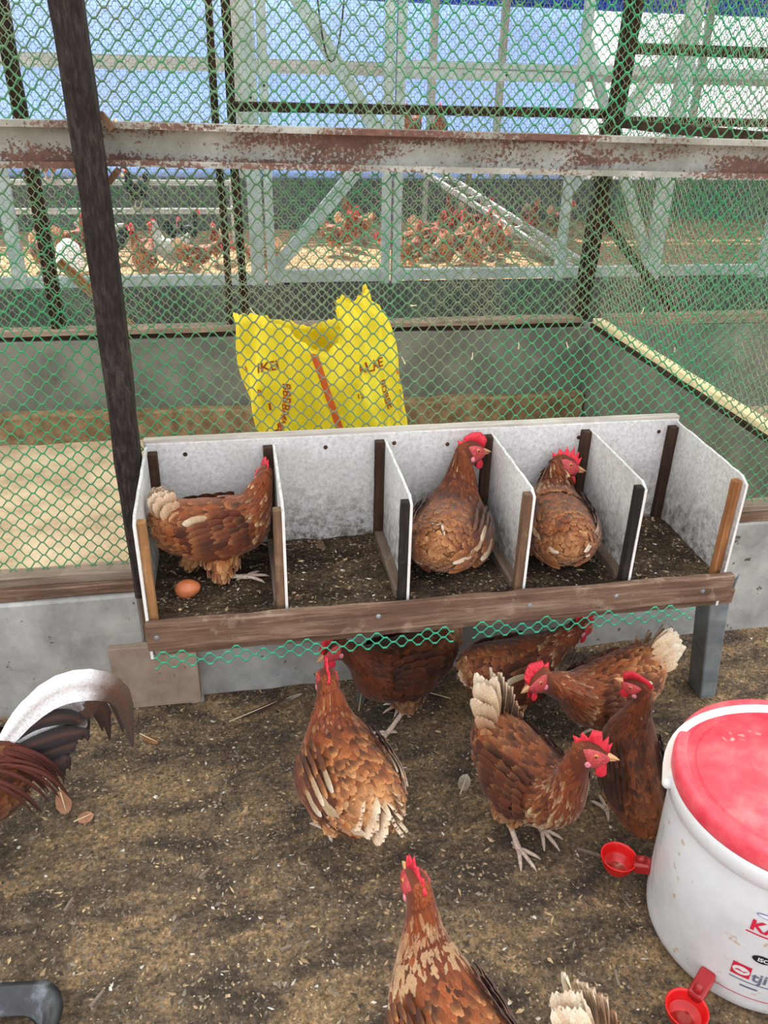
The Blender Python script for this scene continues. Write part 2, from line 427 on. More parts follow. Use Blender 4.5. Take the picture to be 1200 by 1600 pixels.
# dark post and rusty beam
def rough_post(name, a, b, w, d, mat, seed=0, parent=None, cuts=26, jit=0.0022):
    a = Vector(a); b = Vector(b); rr = random.Random(seed)
    vs = []; fs = []; n = 8
    t = (b-a).normalized(); x = Vector((1, 0, 0)); x = (x - t*x.dot(t)).normalized(); y = t.cross(x)
    sq = [(-1, -.8), (-.8, -1), (.8, -1), (1, -.8), (1, .8), (.8, 1), (-.8, 1), (-1, .8)]
    for i in range(cuts+1):
        c = a.lerp(b, i/cuts) + x*0.003*math.sin(i*0.5+seed) + y*0.002*math.sin(i*0.8)
        for (p, q) in sq:
            vs.append(c + x*(p*w/2+rr.uniform(-jit, jit)) + y*(q*d/2+rr.uniform(-jit, jit)))
    for i in range(cuts):
        for k in range(n): fs.append((i*n+k, i*n+(k+1) % n, (i+1)*n+(k+1) % n, (i+1)*n+k))
    fs += [tuple(range(n-1, -1, -1)), tuple(cuts*n+k for k in range(n))]
    return mk(name, vs, fs, mat, parent)
tag(rough_post('timber_post', (-0.254, 1.755, 0.385), (-0.258, 1.755, 2.75), 0.056, 0.06, M['postwood'], 3), 'dark rough timber post crossing in front of the rusty beam', 'post')
def c_beam():
    r = tag(empty('steel_beam', (-0.2, 1.81, 1.38)), 'rusty galvanised channel beam running across the netting', 'beam')
    def seg(nm, x0, x1, z0, z1, skew, name='beam_channel'):
        y0, y1 = 1.80, 1.845; th = 0.003; lip = 0.012
        pr = [(y0, z0), (y0, z0+lip), (y0+th, z0+lip), (y0+th, z0+th), (y1-th, z0+th), (y1-th, z1-th), (y0+th, z1-th), (y0+th, z1-lip), (y0, z1-lip), (y0, z1), (y1, z1), (y1, z0)]
        vs = []; n = len(pr); k = 14
        for i in range(k+1):
            x = x0+(x1-x0)*i/k
            for (y, z) in pr: vs.append((x+0.2, y-1.81, z-1.38+skew*(x+0.26)))
        fs = [(i*n+j, (i+1)*n+j, (i+1)*n+(j+1) % n, i*n+(j+1) % n) for i in range(k) for j in range(n)]
        fs += [tuple(range(n)), tuple(k*n+j for j in range(n-1, -1, -1))]
        mk(name, vs, fs, M['rust'], r)
    seg('a', -2.4, -0.262, 1.347, 1.432, 0.0)
    seg('b', -0.262, 2.6, 1.352, 1.432, -0.012)
    # wooden wedges nailed in the corners beside the post
    for (p, q, nm) in (((-0.226, 1.779, 1.446), (-0.205, 1.772, 1.418), 'wedge_block'), ((-0.206, 1.775, 1.347), (-0.226, 1.782, 1.325), 'wedge_block')):
        off = Vector((0.2, -1.81, -1.38))
        MB().bar(Vector(p)+off, Vector(q)+off, 0.012, 0.02, (0, 1, 0)).build(nm, M['brownstrip'], r)
    for q in ((-0.2, 1.774, 1.434), (-0.2, 1.772, 1.338)):
        MB().blob(Vector(q)+Vector((0.2, -1.81, -1.38)), (0.004, 0.004, 0.004), 8, 6).build('nail', M['cream'], r, True)
c_beam()

# ------------------------------------------------------------------ plastic hex netting, every strand a little bar
def hexnet(name, org, U, Wd, Vv, Hh, px, pz, e, rs, rj, mat, seed, warp=0.012, bulge=0.01, cut=None, sides=4, hole=None):
    org = np.array(org, float); U = np.array(U, float); Vv = np.array(Vv, float); N = np.cross(U, Vv)
    nx = int(Wd/px)+1; nz = int(Hh/(pz/2))+1
    def W(a, b):
        p = Vector((a*2.3+seed*3.1, b*2.3, seed*1.7))
        q = mnoise.noise(p); s = mnoise.noise(p+Vector((9, 2, 5))); t = mnoise.noise(p*1.3+Vector((3, 8, 1)))
        f = mnoise.noise(Vector((a*31, b*31, seed)))
        edge = min(1.0, a/0.1, (Wd-a)/0.1, b/0.1) if warp else 0
        edge = max(0.15, edge)
        return org + U*(a+warp*q*edge+0.0014*f) + Vv*(b+warp*0.8*s*edge) + N*(bulge*t*edge)
    V = []; F = []
    def bar(a, b, r):
        d = b-a; l = np.linalg.norm(d)
        if l < 1e-6: return
        d = d/l; x = np.cross(d, N); x /= np.linalg.norm(x)
        k = len(V)
        if sides == 4:
            o = (x*r, N*r*0.75, -x*r, -N*r*0.75)
        else:
            o = (x*r, N*r*0.8-x*r*0.4, -N*r*0.8-x*r*0.4)
        n = len(o)
        for c in (a-d*r*0.4, b+d*r*0.4):
            for q in o: V.append(tuple(c+q))
        for i in range(n): F.append((k+i, k+(i+1) % n, k+n+(i+1) % n, k+n+i))
    for j in range(nz):
        for i in range(nx):
            a = (i+0.5*(j % 2))*px; b = j*pz/2
            if a > Wd or b > Hh: continue
            if cut and cut(a, b): continue
            l = W(max(a-e/2, 0), b); r = W(a+e/2, b)
            bar(l, r, rj)
            if j+1 < nz:
                for sgn in (1, -1):
                    a2 = a+sgn*px/2; b2 = b+pz/2
                    if a2 < -0.001 or a2 > Wd: continue
                    if cut and cut(a2, b2): continue
                    p0 = r if sgn > 0 else l
                    p1 = W(max(a2-sgn*e/2, 0), b2)
                    m = (p0+p1)/2
                    bar(p0, m, rs); bar(m, p1, rs)
    return mk(name, V, F, mat)
n1 = hexnet('netting', (-0.95, 1.852, 0.40), (1, 0, 0), 2.95, (0, 0, 1), 1.62, 0.0385, 0.0345, 0.0065, 0.0016, 0.0025, M['net'], 1)
tag(n1, 'green hexagonal plastic netting stretched above the cement curb and nest box', 'netting')
n2 = hexnet('netting', (-1.9, 3.776, 0.514), (1, 0, 0), 6.4, (0, 0, 1), 1.7, 0.040, 0.036, 0.008, 0.0017, 0.0025, M['net2'], 4, sides=3, bulge=0.006)
tag(n2, 'dusty green hexagonal netting on the back fence behind the yellow sack', 'netting')
n3 = hexnet('netting', (1.781, 1.91, 0.512), (0, 1, 0), 1.84, (0, 0, 1), 1.65, 0.040, 0.036, 0.008, 0.0017, 0.0025, M['net2'], 7, sides=3, bulge=0.006)
tag(n3, 'green hexagonal netting rising from the cream timber strip', 'netting')
# pale string ties on the front netting
for (x, z, a, l) in ((0.41, 1.055, 1.5, .014), (0.39, 0.925, -.5, .02), (0.56, 0.93, 0.05, .018), (0.675, 0.952, -.1, .016), (0.80, 0.95, -.4, .016), (0.985, 1.03, .2, .016), (0.99, 0.94, -.3, .016), (1.09, 0.93, -.2, .012), (0.04, 1.05, -.6, .018)):
    MB().tube([(x-math.sin(a)*l/2, 1.843, z-math.cos(a)*l/2), (x, 1.840, z), (x+math.sin(a)*l/2, 1.842, z+math.cos(a)*l/2)], [0.0022, 0.0012, 0.001], 5).build('string_tie', M['cream'], n1)

# ------------------------------------------------------------------ middle pen: back wall, right wall, dark timber fence
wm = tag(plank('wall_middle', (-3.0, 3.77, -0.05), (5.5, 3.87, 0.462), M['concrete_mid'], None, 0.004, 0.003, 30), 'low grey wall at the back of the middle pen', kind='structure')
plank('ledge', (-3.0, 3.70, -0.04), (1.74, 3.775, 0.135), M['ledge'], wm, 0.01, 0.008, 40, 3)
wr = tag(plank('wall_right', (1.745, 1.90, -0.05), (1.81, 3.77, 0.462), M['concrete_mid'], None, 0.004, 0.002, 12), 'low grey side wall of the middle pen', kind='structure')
tag(plank('timber_strip', (1.752, 1.905, 0.485), (1.80, 3.76, 0.51), M['cream'], None, 0.002, 0.001, 10), 'cream painted timber strip lying along the side wall', 'timber')
tag(plank('timber_strip', (1.745, 1.905, 0.462), (1.81, 3.765, 0.484), M['darkwoodx'], None, 0.002, 0.001, 10), 'dark timber strip between the side wall and the cream strip', 'timber')
tag(plank('fence_rail', (-3.0, 3.765, 0.487), (1.70, 3.845, 0.512), M['railwood'], None, 0.002, 0.0015, 24), 'pale weathered rail on top of the back wall', 'rail')
tag(plank('fence_rail', (-3.0, 3.79, 0.460), (1.72, 3.85, 0.488), M['darkwoodx'], None, 0.002, 0.0015, 24), 'dark bottom rail under the pale weathered rail', 'rail')
tag(plank('fence_rail', (1.83, 3.77, 0.463), (5.5, 3.84, 0.512), M['railwood'], None, 0.002, 0.0015, 24), 'weathered rail on the wall beyond the cream timber strip', 'rail')
tag(plank('fence_rail', (0.03, 3.81, 1.40), (1.70, 3.85, 1.438), M['darkwoodx'], None, 0.002, 0.0015, 14), 'dark brown rail between the twin uprights and the leaning post', 'rail')
tag(plank('fence_rail', (1.80, 3.81, 1.375), (5.5, 3.85, 1.41), M['darkwoodx'], None, 0.002, 0.0015, 14), 'dark lower rail right of the leaning post', 'rail')
tag(plank('fence_rail', (1.80, 3.81, 1.655), (5.5, 3.85, 1.70), M['darkwoodx'], None, 0.002, 0.0015, 14), 'dark upper rail right of the leaning post', 'rail')
tag(plank('fence_rail', (1.730, 1.92, 1.365), (1.770, 3.765, 1.40), M['darkwoodx'], None, 0.002, 0.0015, 14), 'dark rail along the side fence towards the front netting', 'rail')
tag(rough_post('fence_post', (-0.78, 3.815, 0.5), (-0.81, 3.815, 2.7), 0.055, 0.05, M['darkwoodz'], 5), 'dark post of the back fence with a light brace at its foot', 'post')
tag(rough_post('fence_post', (-0.02, 3.82, 0.5), (-0.03, 3.82, 2.7), 0.03, 0.04, M['darkwoodz'], 6, jit=0.001), 'thinner of two close dark uprights in the back fence', 'post')
tag(rough_post('fence_post', (0.045, 3.82, 0.5), (0.035, 3.82, 2.7), 0.036, 0.04, M['darkwoodz'], 7, jit=0.001), 'thicker of two close dark uprights, holding the upper brown rail', 'post')
tag(rough_post('fence_post', (1.705, 3.82, 0.5), (1.80, 3.82, 2.7), 0.07, 0.06, M['darkwoodz'], 8), 'stout dark leaning post at the corner of the middle pen', 'post')
tag(MB().bar((1.79, 3.864, 0.95), (2.25, 3.864, 0.50), 0.04, 0.03, (0, 1, 0)).bar((1.79, 3.864, 0.95), (1.72, 3.864, 1.38), 0.04, 0.03, (0, 1, 0)).build('brace', M['darkwoodx']), 'dark bent brace running from the leaning post down to the wall', 'brace')
tag(plank('brace', (-0.02, 0, 0), (0.02, 0.03, 0.42), M['orangewood'], None, 0.002, 0.001, 6), 'light brown diagonal brace at the foot of the dark post', 'brace')
br = bpy.data.objects['brace.001']; br.rotation_euler = (0, R(-42), 0); br.location = (-0.47, 3.86, 0.48)

# ------------------------------------------------------------------ far steel frame with wire mesh (y = 5)
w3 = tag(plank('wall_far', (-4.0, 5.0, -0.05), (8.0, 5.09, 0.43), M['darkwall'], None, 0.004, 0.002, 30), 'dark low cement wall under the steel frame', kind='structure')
sf = tag(empty('steel_partition', (0.5, 5.0, 0.43)), 'grey green steel partition with uprights and diagonal braces above the dark wall', 'partition')
def fr(nm, a, b, w, d=0.05):
    off = Vector((-0.5, -5.0, -0.43))
    MB().bar(Vector(a)+off, Vector(b)+off, w, d, (0, 1, 0) if abs(a[2]-b[2]) > 0.01 else (0, 0, 1)).build(nm, M['frame'], sf)
for (x, w) in ((-1.20, .07), (0.155, .08), (0.235, .05), (0.93, .05), (0.995, .05), (2.06, .05), (2.70, .09), (3.5, .07), (4.6, .07)):
    fr('upright', (x, 5.03, 0.43), (x, 5.03, 3.0), w)
for (x0, x1, z, h) in ((-4, 0.13, 0.462, .06), (0.26, 0.905, 0.478, .07), (1.02, 8, 0.478, .06), (1.02, 2.04, 1.575, .05), (1.02, 2.04, 1.625, .03), (-4, 8.0, 2.55, .08), (2.08, 8, 1.62, .05)):
    fr('rail', (x0, 5.045, z), (x1, 5.045, z), 0.05, h)
fr('brace', (0.30, 5.05, 2.10), (0.90, 5.05, 1.24), 0.075, 0.04)
fr('brace', (0.90, 5.05, 1.24), (0.27, 5.05, 0.53), 0.075, 0.04)
fr('brace', (2.72, 5.05, 1.90), (2.08, 5.05, 0.98), 0.07, 0.04)
fr('brace', (2.08, 5.05, 1.75), (2.68, 5.05, 0.53), 0.06, 0.04)
for (x, z) in ((0.16, 1.50), (0.16, 1.44), (0.235, 1.50), (0.995, 1.50), (0.995, 1.40), (1.1, 1.58), (1.35, 1.58), (1.6, 1.58)):
    MB().blob((x-0.5, 0.0, z-0.43), (0.007, 0.006, 0.007), 8, 5).build('bolt', M['pupil'], sf, True)
mb = MB()
x = -4.0
while x < 8.0:
    mb.bar((x, 5.075, 0.43), (x, 5.075, 3.0), 0.0013, 0.0013); x += 0.0185
z = 0.44
while z < 3.0:
    mb.bar((-4, 5.077, z), (8, 5.077, z), 0.0013, 0.0013); z += 0.0185
tag(mb.build('wire_mesh', M['wire']), 'fine square wire mesh fixed to the steel frame', 'wire mesh', kind='stuff')
# slack black cable looping down in front of the frame
lp = []
for i in range(15):
    t = i/14
    lp.append((0.50+0.20*t, 4.97, 1.62+0.62*abs(2*t-1)**2.2))
tag(MB().tube(lp, 0.005, 6).build('cable', M['pupil'], None, True), 'thin black cable hanging in a loop before the steel frame', 'cable')

# ------------------------------------------------------------------ far pen: back wall, sheeting, purlins, roosts
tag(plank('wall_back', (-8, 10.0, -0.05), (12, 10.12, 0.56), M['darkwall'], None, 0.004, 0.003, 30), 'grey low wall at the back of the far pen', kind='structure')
def sheet(name, x0, x1, z0, z1, y, mat, label, cat='sheet'):
    nx = int((x1-x0)/0.12); nz = 10
    vs = [(x0+(x1-x0)*i/nx, y+0.02*math.sin(i*1.1)+0.015*math.sin(i*0.37+j), z0+(z1-z0)*j/nz) for j in range(nz+1) for i in range(nx+1)]
    k = nx+1
    fs = [(j*k+i, j*k+i+1, (j+1)*k+i+1, (j+1)*k+i) for j in range(nz) for i in range(nx)]
    o = mk(name, vs, fs, mat, smooth=True)
    so = o.modifiers.new('thickness', 'SOLIDIFY'); so.thickness = 0.002
    return tag(o, label, cat)
sheet('plastic_sheet', -8.0, 4.2, 0.5, 2.36, 10.245, M['tarp'], 'pale blue translucent plastic sheet hung behind the far pen')
sheet('plastic_sheet', 4.2, 12.0, 0.5, 2.36, 10.25, M['tarpwhite'], 'whitish translucent plastic sheet beyond the leaning post')
sheet('tarpaulin', -8.0, 12.0, 2.33, 2.52, 10.165, M['bluetarp'], 'blue tarpaulin band above the plastic sheets')
for nm, a, b, w, d, lb in (('purlin', (-8, 10.109, 1.70), (12, 10.109, 1.70), 0.05, 0.11, 'grey steel purlin crossing the plastic sheets'),):
    tag(MB().bar(a, b, w, d).bar((a[0], a[1]-0.009, a[2]-0.07), (b[0], b[1]-0.009, b[2]-0.07), 0.03, 0.03).build(nm, M['purlin']), lb, 'purlin')
for x in (-3.2, 0.2, 2.35, 3.15, 5.6, 7.6):
    tag(MB().bar((x, 10.06, 0.557), (x, 10.06, 2.5), 0.09, 0.05, (0, 1, 0)).build('steel_upright', M['purlin']), 'grey steel upright standing before the plastic sheets', 'upright', 'uprights of the far pen')
def roost(name, x0, x1, y, zs, label):
    r = tag(empty(name, (x0, y, 0)), label, 'roost')
    for k, z in enumerate(zs):
        MB().bar((0, -0.25*k+0.2, z), (x1-x0, -0.25*k+0.2, z), 0.05, 0.05).build('perch', M['purlin'], r)
    for xx in (0.0, x1-x0):
        MB().bar((xx, 0.25, 0), (xx, 0.25, zs[0]+0.05), 0.04, 0.04, (0, 1, 0)).bar((xx, -0.1, 0), (xx, -0.1, zs[-1]+0.05), 0.04, 0.04, (0, 1, 0)).build('roost_leg', M['purlin'], r)
roost('roost', -2.6, 0.05, 8.9, (0.60, 0.36), 'pale two bar roost standing before the far wall')
def ladder():
    r = tag(empty('roost_ladder', (1.9, 9.2, 0)), 'sloping ladder roost of pale bars leaning beside the crowded hens', 'roost')
    MB().bar((0, 0.1, 0.82), (1.35, -1.6, 0.0), 0.05, 0.05).build('ladder_rail', M['purlin'], r)
    MB().bar((0.16, 0.16, 0.84), (1.51, -1.54, 0.02), 0.05, 0.05).build('ladder_rail', M['purlin'], r)
    for k in range(11):
        t = (k+0.5)/11
        MB().bar((1.35*t, 0.1-1.7*t, 0.84-0.82*t), (0.16+1.35*t, 0.16-1.7*t, 0.86-0.82*t), 0.03, 0.03).build('rung', M['purlin'], r)
    MB().bar((0.3, 0.3, 0), (0.3, 0.3, 0.66), 0.05, 0.05, (0, 1, 0)).build('prop', M['purlin'], r)
ladder()
# unseen roof, shaped to shade this side and leave the far pen in the sun
rf = tag(MB().box((-9, 1.5, 2.85), (13, 7.2, 2.87)).build('roof', M['roof']), 'unseen translucent roof sheet shading the middle pen', kind='structure')
MB().box((2.3, 7.21, 2.85), (13, 10.3, 2.87)).build('shade_sheet', M['shadesheet'], rf)  # unseen opaque sheet added to shade the right side of the far pen
for y in (1.85, 3.8, 5.0, 7.1):
    MB().box((-9, y-0.04, 2.75), (13, y+0.04, 2.85)).build('roof_beam', M['purlin'], rf)
# ------------------------------------------------------------------ nest box
BX = [-0.222, 0.072, 0.342, 0.614, 0.874, 1.112]
YF, YB, ZF, ZT = 1.482, 1.80, 0.478, 0.735
nb = tag(empty('nest_box', (0.45, 1.64, 0.45)), 'row of five open nesting boxes of white cement board and timber', 'nest box')
def nbp(o):
    o.parent = nb; o.matrix_parent_inverse = Matrix.Translation((-0.45, -1.64, -0.45)); return o
nbp(plank('back_panel', (BX[0], YB, 0.45), (BX[5]+0.004, YB+0.008, 0.757), M['panel'], None, 0.001, 0.0005, 10))
nbp(plank('top_rail', (BX[0]-0.006, YB+0.006, 0.735), (BX[5]+0.008, YB+0.028, 0.765), M['palewood'], None, 0.002, 0.001, 16))
nbp(plank('floor_panel', (BX[0], YF-0.01, 0.462), (BX[5], YB, 0.474), M['brownstrip'], None, 0.001, 0.0005, 4))
def side_panel(name, x, y0, y1, top_f, top_b, z0=ZF-0.03):
    # cement board with slightly chipped top edge, white cut edge at the front
    k = 14; rr = random.Random(int(x*1000)); vs = []; fs = []; th = 0.006
    for i in range(k+1):
        y = y0+(y1-y0)*i/k; zt = top_f+(top_b-top_f)*i/k + rr.uniform(-0.0012, 0.0012)
        if i == 0: zt -= 0.012
        vs += [(x-th/2, y, z0), (x+th/2, y, z0), (x+th/2, y, zt), (x-th/2, y, zt)]
    for i in range(k):
        a = i*4; b = a+4
        fs += [(a, b, b+1, a+1), (a+1, b+1, b+2, a+2), (a+2, b+2, b+3, a+3), (a+3, b+3, b, a)]
    fs += [(0, 1, 2, 3), (k*4+3, k*4+2, k*4+1, k*4)]
    o = mk(name, vs, fs, [M['panel'], M['paneledge']])
    o.data.polygons[len(fs)-2].material_index = 1
    return nbp(o)
side_panel('end_panel', BX[0], YF-0.016, YB, 0.735, 0.752, 0.395)
for i in (1, 2, 3, 4):
    side_panel('divider', BX[i], YF, YB, 0.735, 0.742)
side_panel('end_panel', BX[5], YF-0.012, YB, 0.738, 0.752, 0.40)
# upright strips at the front edge of each board, posts against the back panel, cleats on the floor
fm = [M['lightwood'], M['brownstrip'], M['blackstrip'], M['brownstrip'], M['blackstrip'], M['orangewood']]
for i, x in enumerate(BX):
    if i == 0: lo, hi = (x+0.003, YF-0.004, ZF-0.01), (x+0.020, YF+0.016, 0.722)
    else: lo, hi = (x-0.021, YF+0.001, ZF-0.01), (x-0.003, YF+0.021, 0.728)
    nbp(plank('front_strip', lo, hi, fm[i], None, 0.0012, 0.0006, 8, i))
    if i == 0: lo, hi = (x+0.003, YB-0.022, ZF), (x+0.024, YB, 0.74)
    else: lo, hi = (x-0.026, YB-0.02, ZF), (x-0.003, YB, 0.742)
    nbp(plank('back_post', lo, hi, M['backpost'], None, 0.0012, 0.0006, 8, i+9))
    if 0 < i < 5:
        nbp(plank('floor_cleat', (x-0.026, YF+0.022, ZF-0.003), (x-0.003, YB-0.021, ZF+0.020), M['greywoody'], None, 0.0015, 0.0008, 6, i+20))
nbp(plank('front_board', (-0.226, 1.450, 0.426), (1.128, 1.470, 0.496), M['greywoodx'], None, 0.003, 0.0016, 30, 40))
nbp(plank('lower_board', (-0.205, 1.472, 0.398), (1.155, 1.496, 0.442), M['greywoodx'], None, 0.003, 0.0016, 30, 41))
nbp(plank('bearer', (-0.20, 1.78, 0.425), (1.10, 1.80, 0.462), M['brownstrip'], None, 0.002, 0.001, 8, 42))
for (x, z) in ((-0.205, 0.462), (0.27, 0.468), (0.62, 0.462), (0.83, 0.468), (1.05, 0.46)):
    nbp(MB().blob((x, 1.450, z), (0.006, 0.003, 0.006), 10, 6).build('screw', M['galv'], None, True))
for (x, z) in ((-0.135, 0.728), (0.196, 0.728), (0.365, 0.73), (0.50, 0.72), (0.56, 0.725), (0.845, 0.72), (0.86, 0.733), (1.065, 0.725)):
    nbp(MB().blob((x, 1.80, z), (0.0055, 0.003, 0.0055), 10, 6).build('screw', M['backpost'], None, True))
# leaning folded steel leg
def box_leg():
    t = [Vector((1.108, 1.500, 0.44)), Vector((1.165, 1.500, 0.44)), Vector((1.165, 1.565, 0.44)), Vector((1.108, 1.565, 0.44))]
    b = [Vector((1.222, 1.582, -0.02)), Vector((1.268, 1.582, -0.02)), Vector((1.268, 1.655, -0.02)), Vector((1.222, 1.655, -0.02))]
    t2 = [p + (Vector((1.137, 1.5325, 0.44))-p)*0.08 for p in t]
    m = MB().add(t+b, [(0, 1, 5, 4), (1, 2, 6, 5), (2, 3, 7, 6), (3, 0, 4, 7), (0, 3, 2, 1), (4, 5, 6, 7)])
    o = nbp(m.build('steel_leg', M['galv']))
    bv = o.modifiers.new('round', 'BEVEL'); bv.width = 0.005; bv.segments = 2
    nbp(MB().add([(1.166, 1.50, 0.39), (1.166, 1.53, 0.40), (1.178, 1.505, 0.462), (1.1685, 1.50, 0.39), (1.1685, 1.53, 0.40), (1.1805, 1.505, 0.462)],
                 [(0, 1, 2), (5, 4, 3), (0, 3, 4, 1), (1, 4, 5, 2), (2, 5, 3, 0)]).build('bent_tab', M['galv']))
box_leg()
def bin_litter():
    for i in range(5):
        x0, x1 = BX[i]+0.005, BX[i+1]-0.005
        xs = np.linspace(x0, x1, 22); ys = np.linspace(YF-0.008, YB-0.002, 24)
        vs = [(x, y, 0.4785+0.008*mnoise.noise(Vector((x*14, y*14, 2)))+0.003*mnoise.noise(Vector((x*60, y*60, 5)))) for y in ys for x in xs]
        fs = [(j*22+k, j*22+k+1, (j+1)*22+k+1, (j+1)*22+k) for j in range(23) for k in range(21)]
        o = nbp(mk('litter', vs, fs, M['binlitter'], smooth=True)); tag(o, kind='stuff')
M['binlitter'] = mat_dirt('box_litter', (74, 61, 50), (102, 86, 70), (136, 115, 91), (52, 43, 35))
bin_litter()
nbp(build_litter('litter_crumbs', 3600, (-0.21, 1.10), (1.49, 1.79), lambda x, y: 0.4795, 0.0020, seed=5))
# fringe of cut netting below the front board
for fx, fw, fz, lb in ((-0.215, 0.66, 0.384, 'longer'), (0.49, 0.54, 0.388, 'shorter')):
  n4 = hexnet('netting_fringe', (fx, 1.4465, fz), (1, 0, -0.0005), fw, (0, 0, 1), 0.050, 0.0385, 0.028, 0.008, 0.0016, 0.0026, M['netdeep'], 12, warp=0.006, bulge=0.003,
            cut=lambda a, b: b > 0.04 and (a*7 % 1) > 0.45)
  tag(n4, lb+' cut strip of bright green netting hanging below the front board', 'netting')
# egg
def egg():
    vs = []; fs = []; n, m = 28, 18
    for i in range(m+1):
        th = math.pi*i/m; x = -math.cos(th); r = math.sin(th)*(1-0.13*x)
        for k in range(n):
            a = 2*math.pi*k/n
            vs.append((0.0285*x, 0.0215*r*math.cos(a), 0.0215*r*math.sin(a)))
    for i in range(m):
        for k in range(n): fs.append((i*n+k, i*n+(k+1) % n, (i+1)*n+(k+1) % n, (i+1)*n+k))
    o = mk('egg', vs, fs, M['egg'], smooth=True)
    o.location = (-0.142, 1.575, 0.499); o.rotation_euler = (0, R(-4), R(8))
    tag(o, 'brown egg lying on the litter beside the hen\'s foot', 'egg')
egg()
# ------------------------------------------------------------------ hens
PROF = np.array([   # dorsal x,z  ventral x,z  half width
    (-.186, .262, -.186, .250, .008), (-.176, .288, -.180, .222, .036), (-.152, .306, -.166, .188, .062), (-.112, .312, -.128, .154, .082),
    (-.060, .308, -.070, .130, .094), (0.00, .302, 0.00, .122, .097), (.048, .303, .072, .130, .091), (.080, .318, .126, .166, .077),
    (.096, .342, .153, .212, .059), (.106, .370, .163, .258, .0455), (.114, .398, .165, .304, .036), (.122, .424, .167, .346, .0290),
    (.134, .448, .171, .376, .0255), (.156, .459, .186, .389, .0250), (.182, .451, .200, .398, .0205), (.199, .437, .207, .407, .014), (.209, .425, .210, .413, .006)], float)
NK0, NK1 = 6.0, 12.0
def catmull(P, t):
    n = len(P); i = np.clip(np.floor(t).astype(int), 0, n-2); f = (t-i)[:, None]
    p0 = P[np.clip(i-1, 0, n-1)]; p1 = P[i]; p2 = P[i+1]; p3 = P[np.clip(i+2, 0, n-1)]
    return 0.5*((2*p1)+(-p0+p2)*f+(2*p0-5*p1+4*p2-p3)*f*f+(-p0+3*p1-3*p2+p3)*f**3)
def rot_z(a): c, s = math.cos(a), math.sin(a); return np.array([[c, -s, 0], [s, c, 0], [0, 0, 1]])
def rot_y(a): c, s = math.cos(a), math.sin(a); return np.array([[c, 0, s], [0, 1, 0], [-s, 0, c]])
class Pose:
    def __init__(s, neck_yaw=0, neck_pitch=0, head_yaw=0, head_pitch=0, body_pitch=0, neck_len=1.0, fat=1.0, drop=0.0):
        s.K = 8; s.ny, s.np_ = R(neck_yaw)/s.K, R(neck_pitch)/s.K
        s.hy, s.hp = R(head_yaw)/3, R(head_pitch)/3
        s.bp = R(body_pitch); s.nl = neck_len; s.fat = fat; s.drop = drop
        q = catmull(PROF, np.linspace(NK0, NK1, s.K))
        s.piv = np.stack([(q[:, 0]+q[:, 2])/2, np.zeros(s.K), (q[:, 1]+q[:, 3])/2], 1)
        s.hpiv = np.stack([catmull(PROF, np.array([u]))[0] for u in (10.6, 11.4, 12.2)])
        s.hpiv = np.stack([(s.hpiv[:, 0]+s.hpiv[:, 2])/2, np.zeros(3), (s.hpiv[:, 1]+s.hpiv[:, 3])/2], 1)
    def __call__(s, p, u):
        p = np.array(p, float).reshape(-1, 3).copy(); u = np.broadcast_to(np.asarray(u, float), (len(p),))
        p[:, 1] *= s.fat
        for k in (2, 1, 0):
            w = np.clip((u-(10.2+0.8*k))/0.8, 0, 1)[:, None]; M_ = rot_z(s.hy) @ rot_y(s.hp); c = s.hpiv[k]
            p = p*(1-w) + w*((p-c) @ M_.T + c)
        for k in range(s.K-1, -1, -1):
            a = NK0+(NK1-NK0)*k/s.K; w = np.clip((u-a)/0.75, 0, 1)[:, None]
            M_ = rot_z(s.ny) @ rot_y(s.np_); c = s.piv[k]
            d = (s.nl-1)*0.02*np.array([0.25, 0, 1.0])
            p = p*(1-w) + w*((p-c) @ M_.T + c + d)
        c = np.array([0, 0, 0.2]); p = (p-c) @ rot_y(s.bp).T + c
        p[:, 2] -= s.drop
        return p
FT_S = np.array([0, .3, .62, .88, 1.0]); FT_W = np.array([.45, .92, 1.0, .66, .16])
def feather_arrays(base, d, n, Ln, Wd, lift, droop, cb, ct, edge=0.45, curl=0.14):
    base, d, n = [np.asarray(q, float) for q in (base, d, n)]; N = len(base)
    d = d/np.linalg.norm(d, axis=1, keepdims=True)
    n = n - d*(n*d).sum(1, keepdims=True); n /= np.linalg.norm(n, axis=1, keepdims=True)+1e-9
    sd = np.cross(d, n)
    b1 = lambda q: np.broadcast_to(np.asarray(q, float), (N,))
    Ln, Wd, lift, droop = b1(Ln), b1(Wd), b1(lift), b1(droop)
    V = np.zeros((N, 5, 3, 3)); C = np.zeros((N, 5, 3, 3))
    for i in range(5):
        for j, c in enumerate((-1, 0, 1)):
            s = FT_S[i]
            h = lift*s*Ln - droop*s*s*Ln + (1-abs(c))*curl*Wd
            V[:, i, j] = base + d*(s*Ln)[:, None] + sd*(c*FT_W[i]*Wd/2)[:, None] + n*h[:, None]
            k = min(1.0, max(0.0, (s-.5)/.5)**1.5*0.9 + abs(c)*edge*(0.25+s*.75))
            C[:, i, j] = cb*(1-k) + ct*k
    q = []
    for i in range(4):
        for j in range(2):
            a = i*3+j; q.append((a, a+3, a+4, a+1))
    q = np.array(q)
    F = (q[None] + (np.arange(N)*15)[:, None, None]).reshape(-1, 4)
    return V.reshape(-1, 3), F, C.reshape(-1, 3)
def join_arrays(parts):
    V = []; F = []; C = []; b = 0
    for v, f, c in parts:
        V.append(v); F.append(np.asarray(f)+b); C.append(c); b += len(v)
    return np.concatenate(V), np.concatenate(F), np.concatenate(C)
PAL = dict(dark=lin((56, 24, 12)), mid=lin((100, 44, 20)), rust=lin((142, 70, 31)), tan=lin((200, 136, 82)), cream=lin((238, 208, 160)), white=lin((244, 232, 210)), fluff=lin((206, 152, 100)))
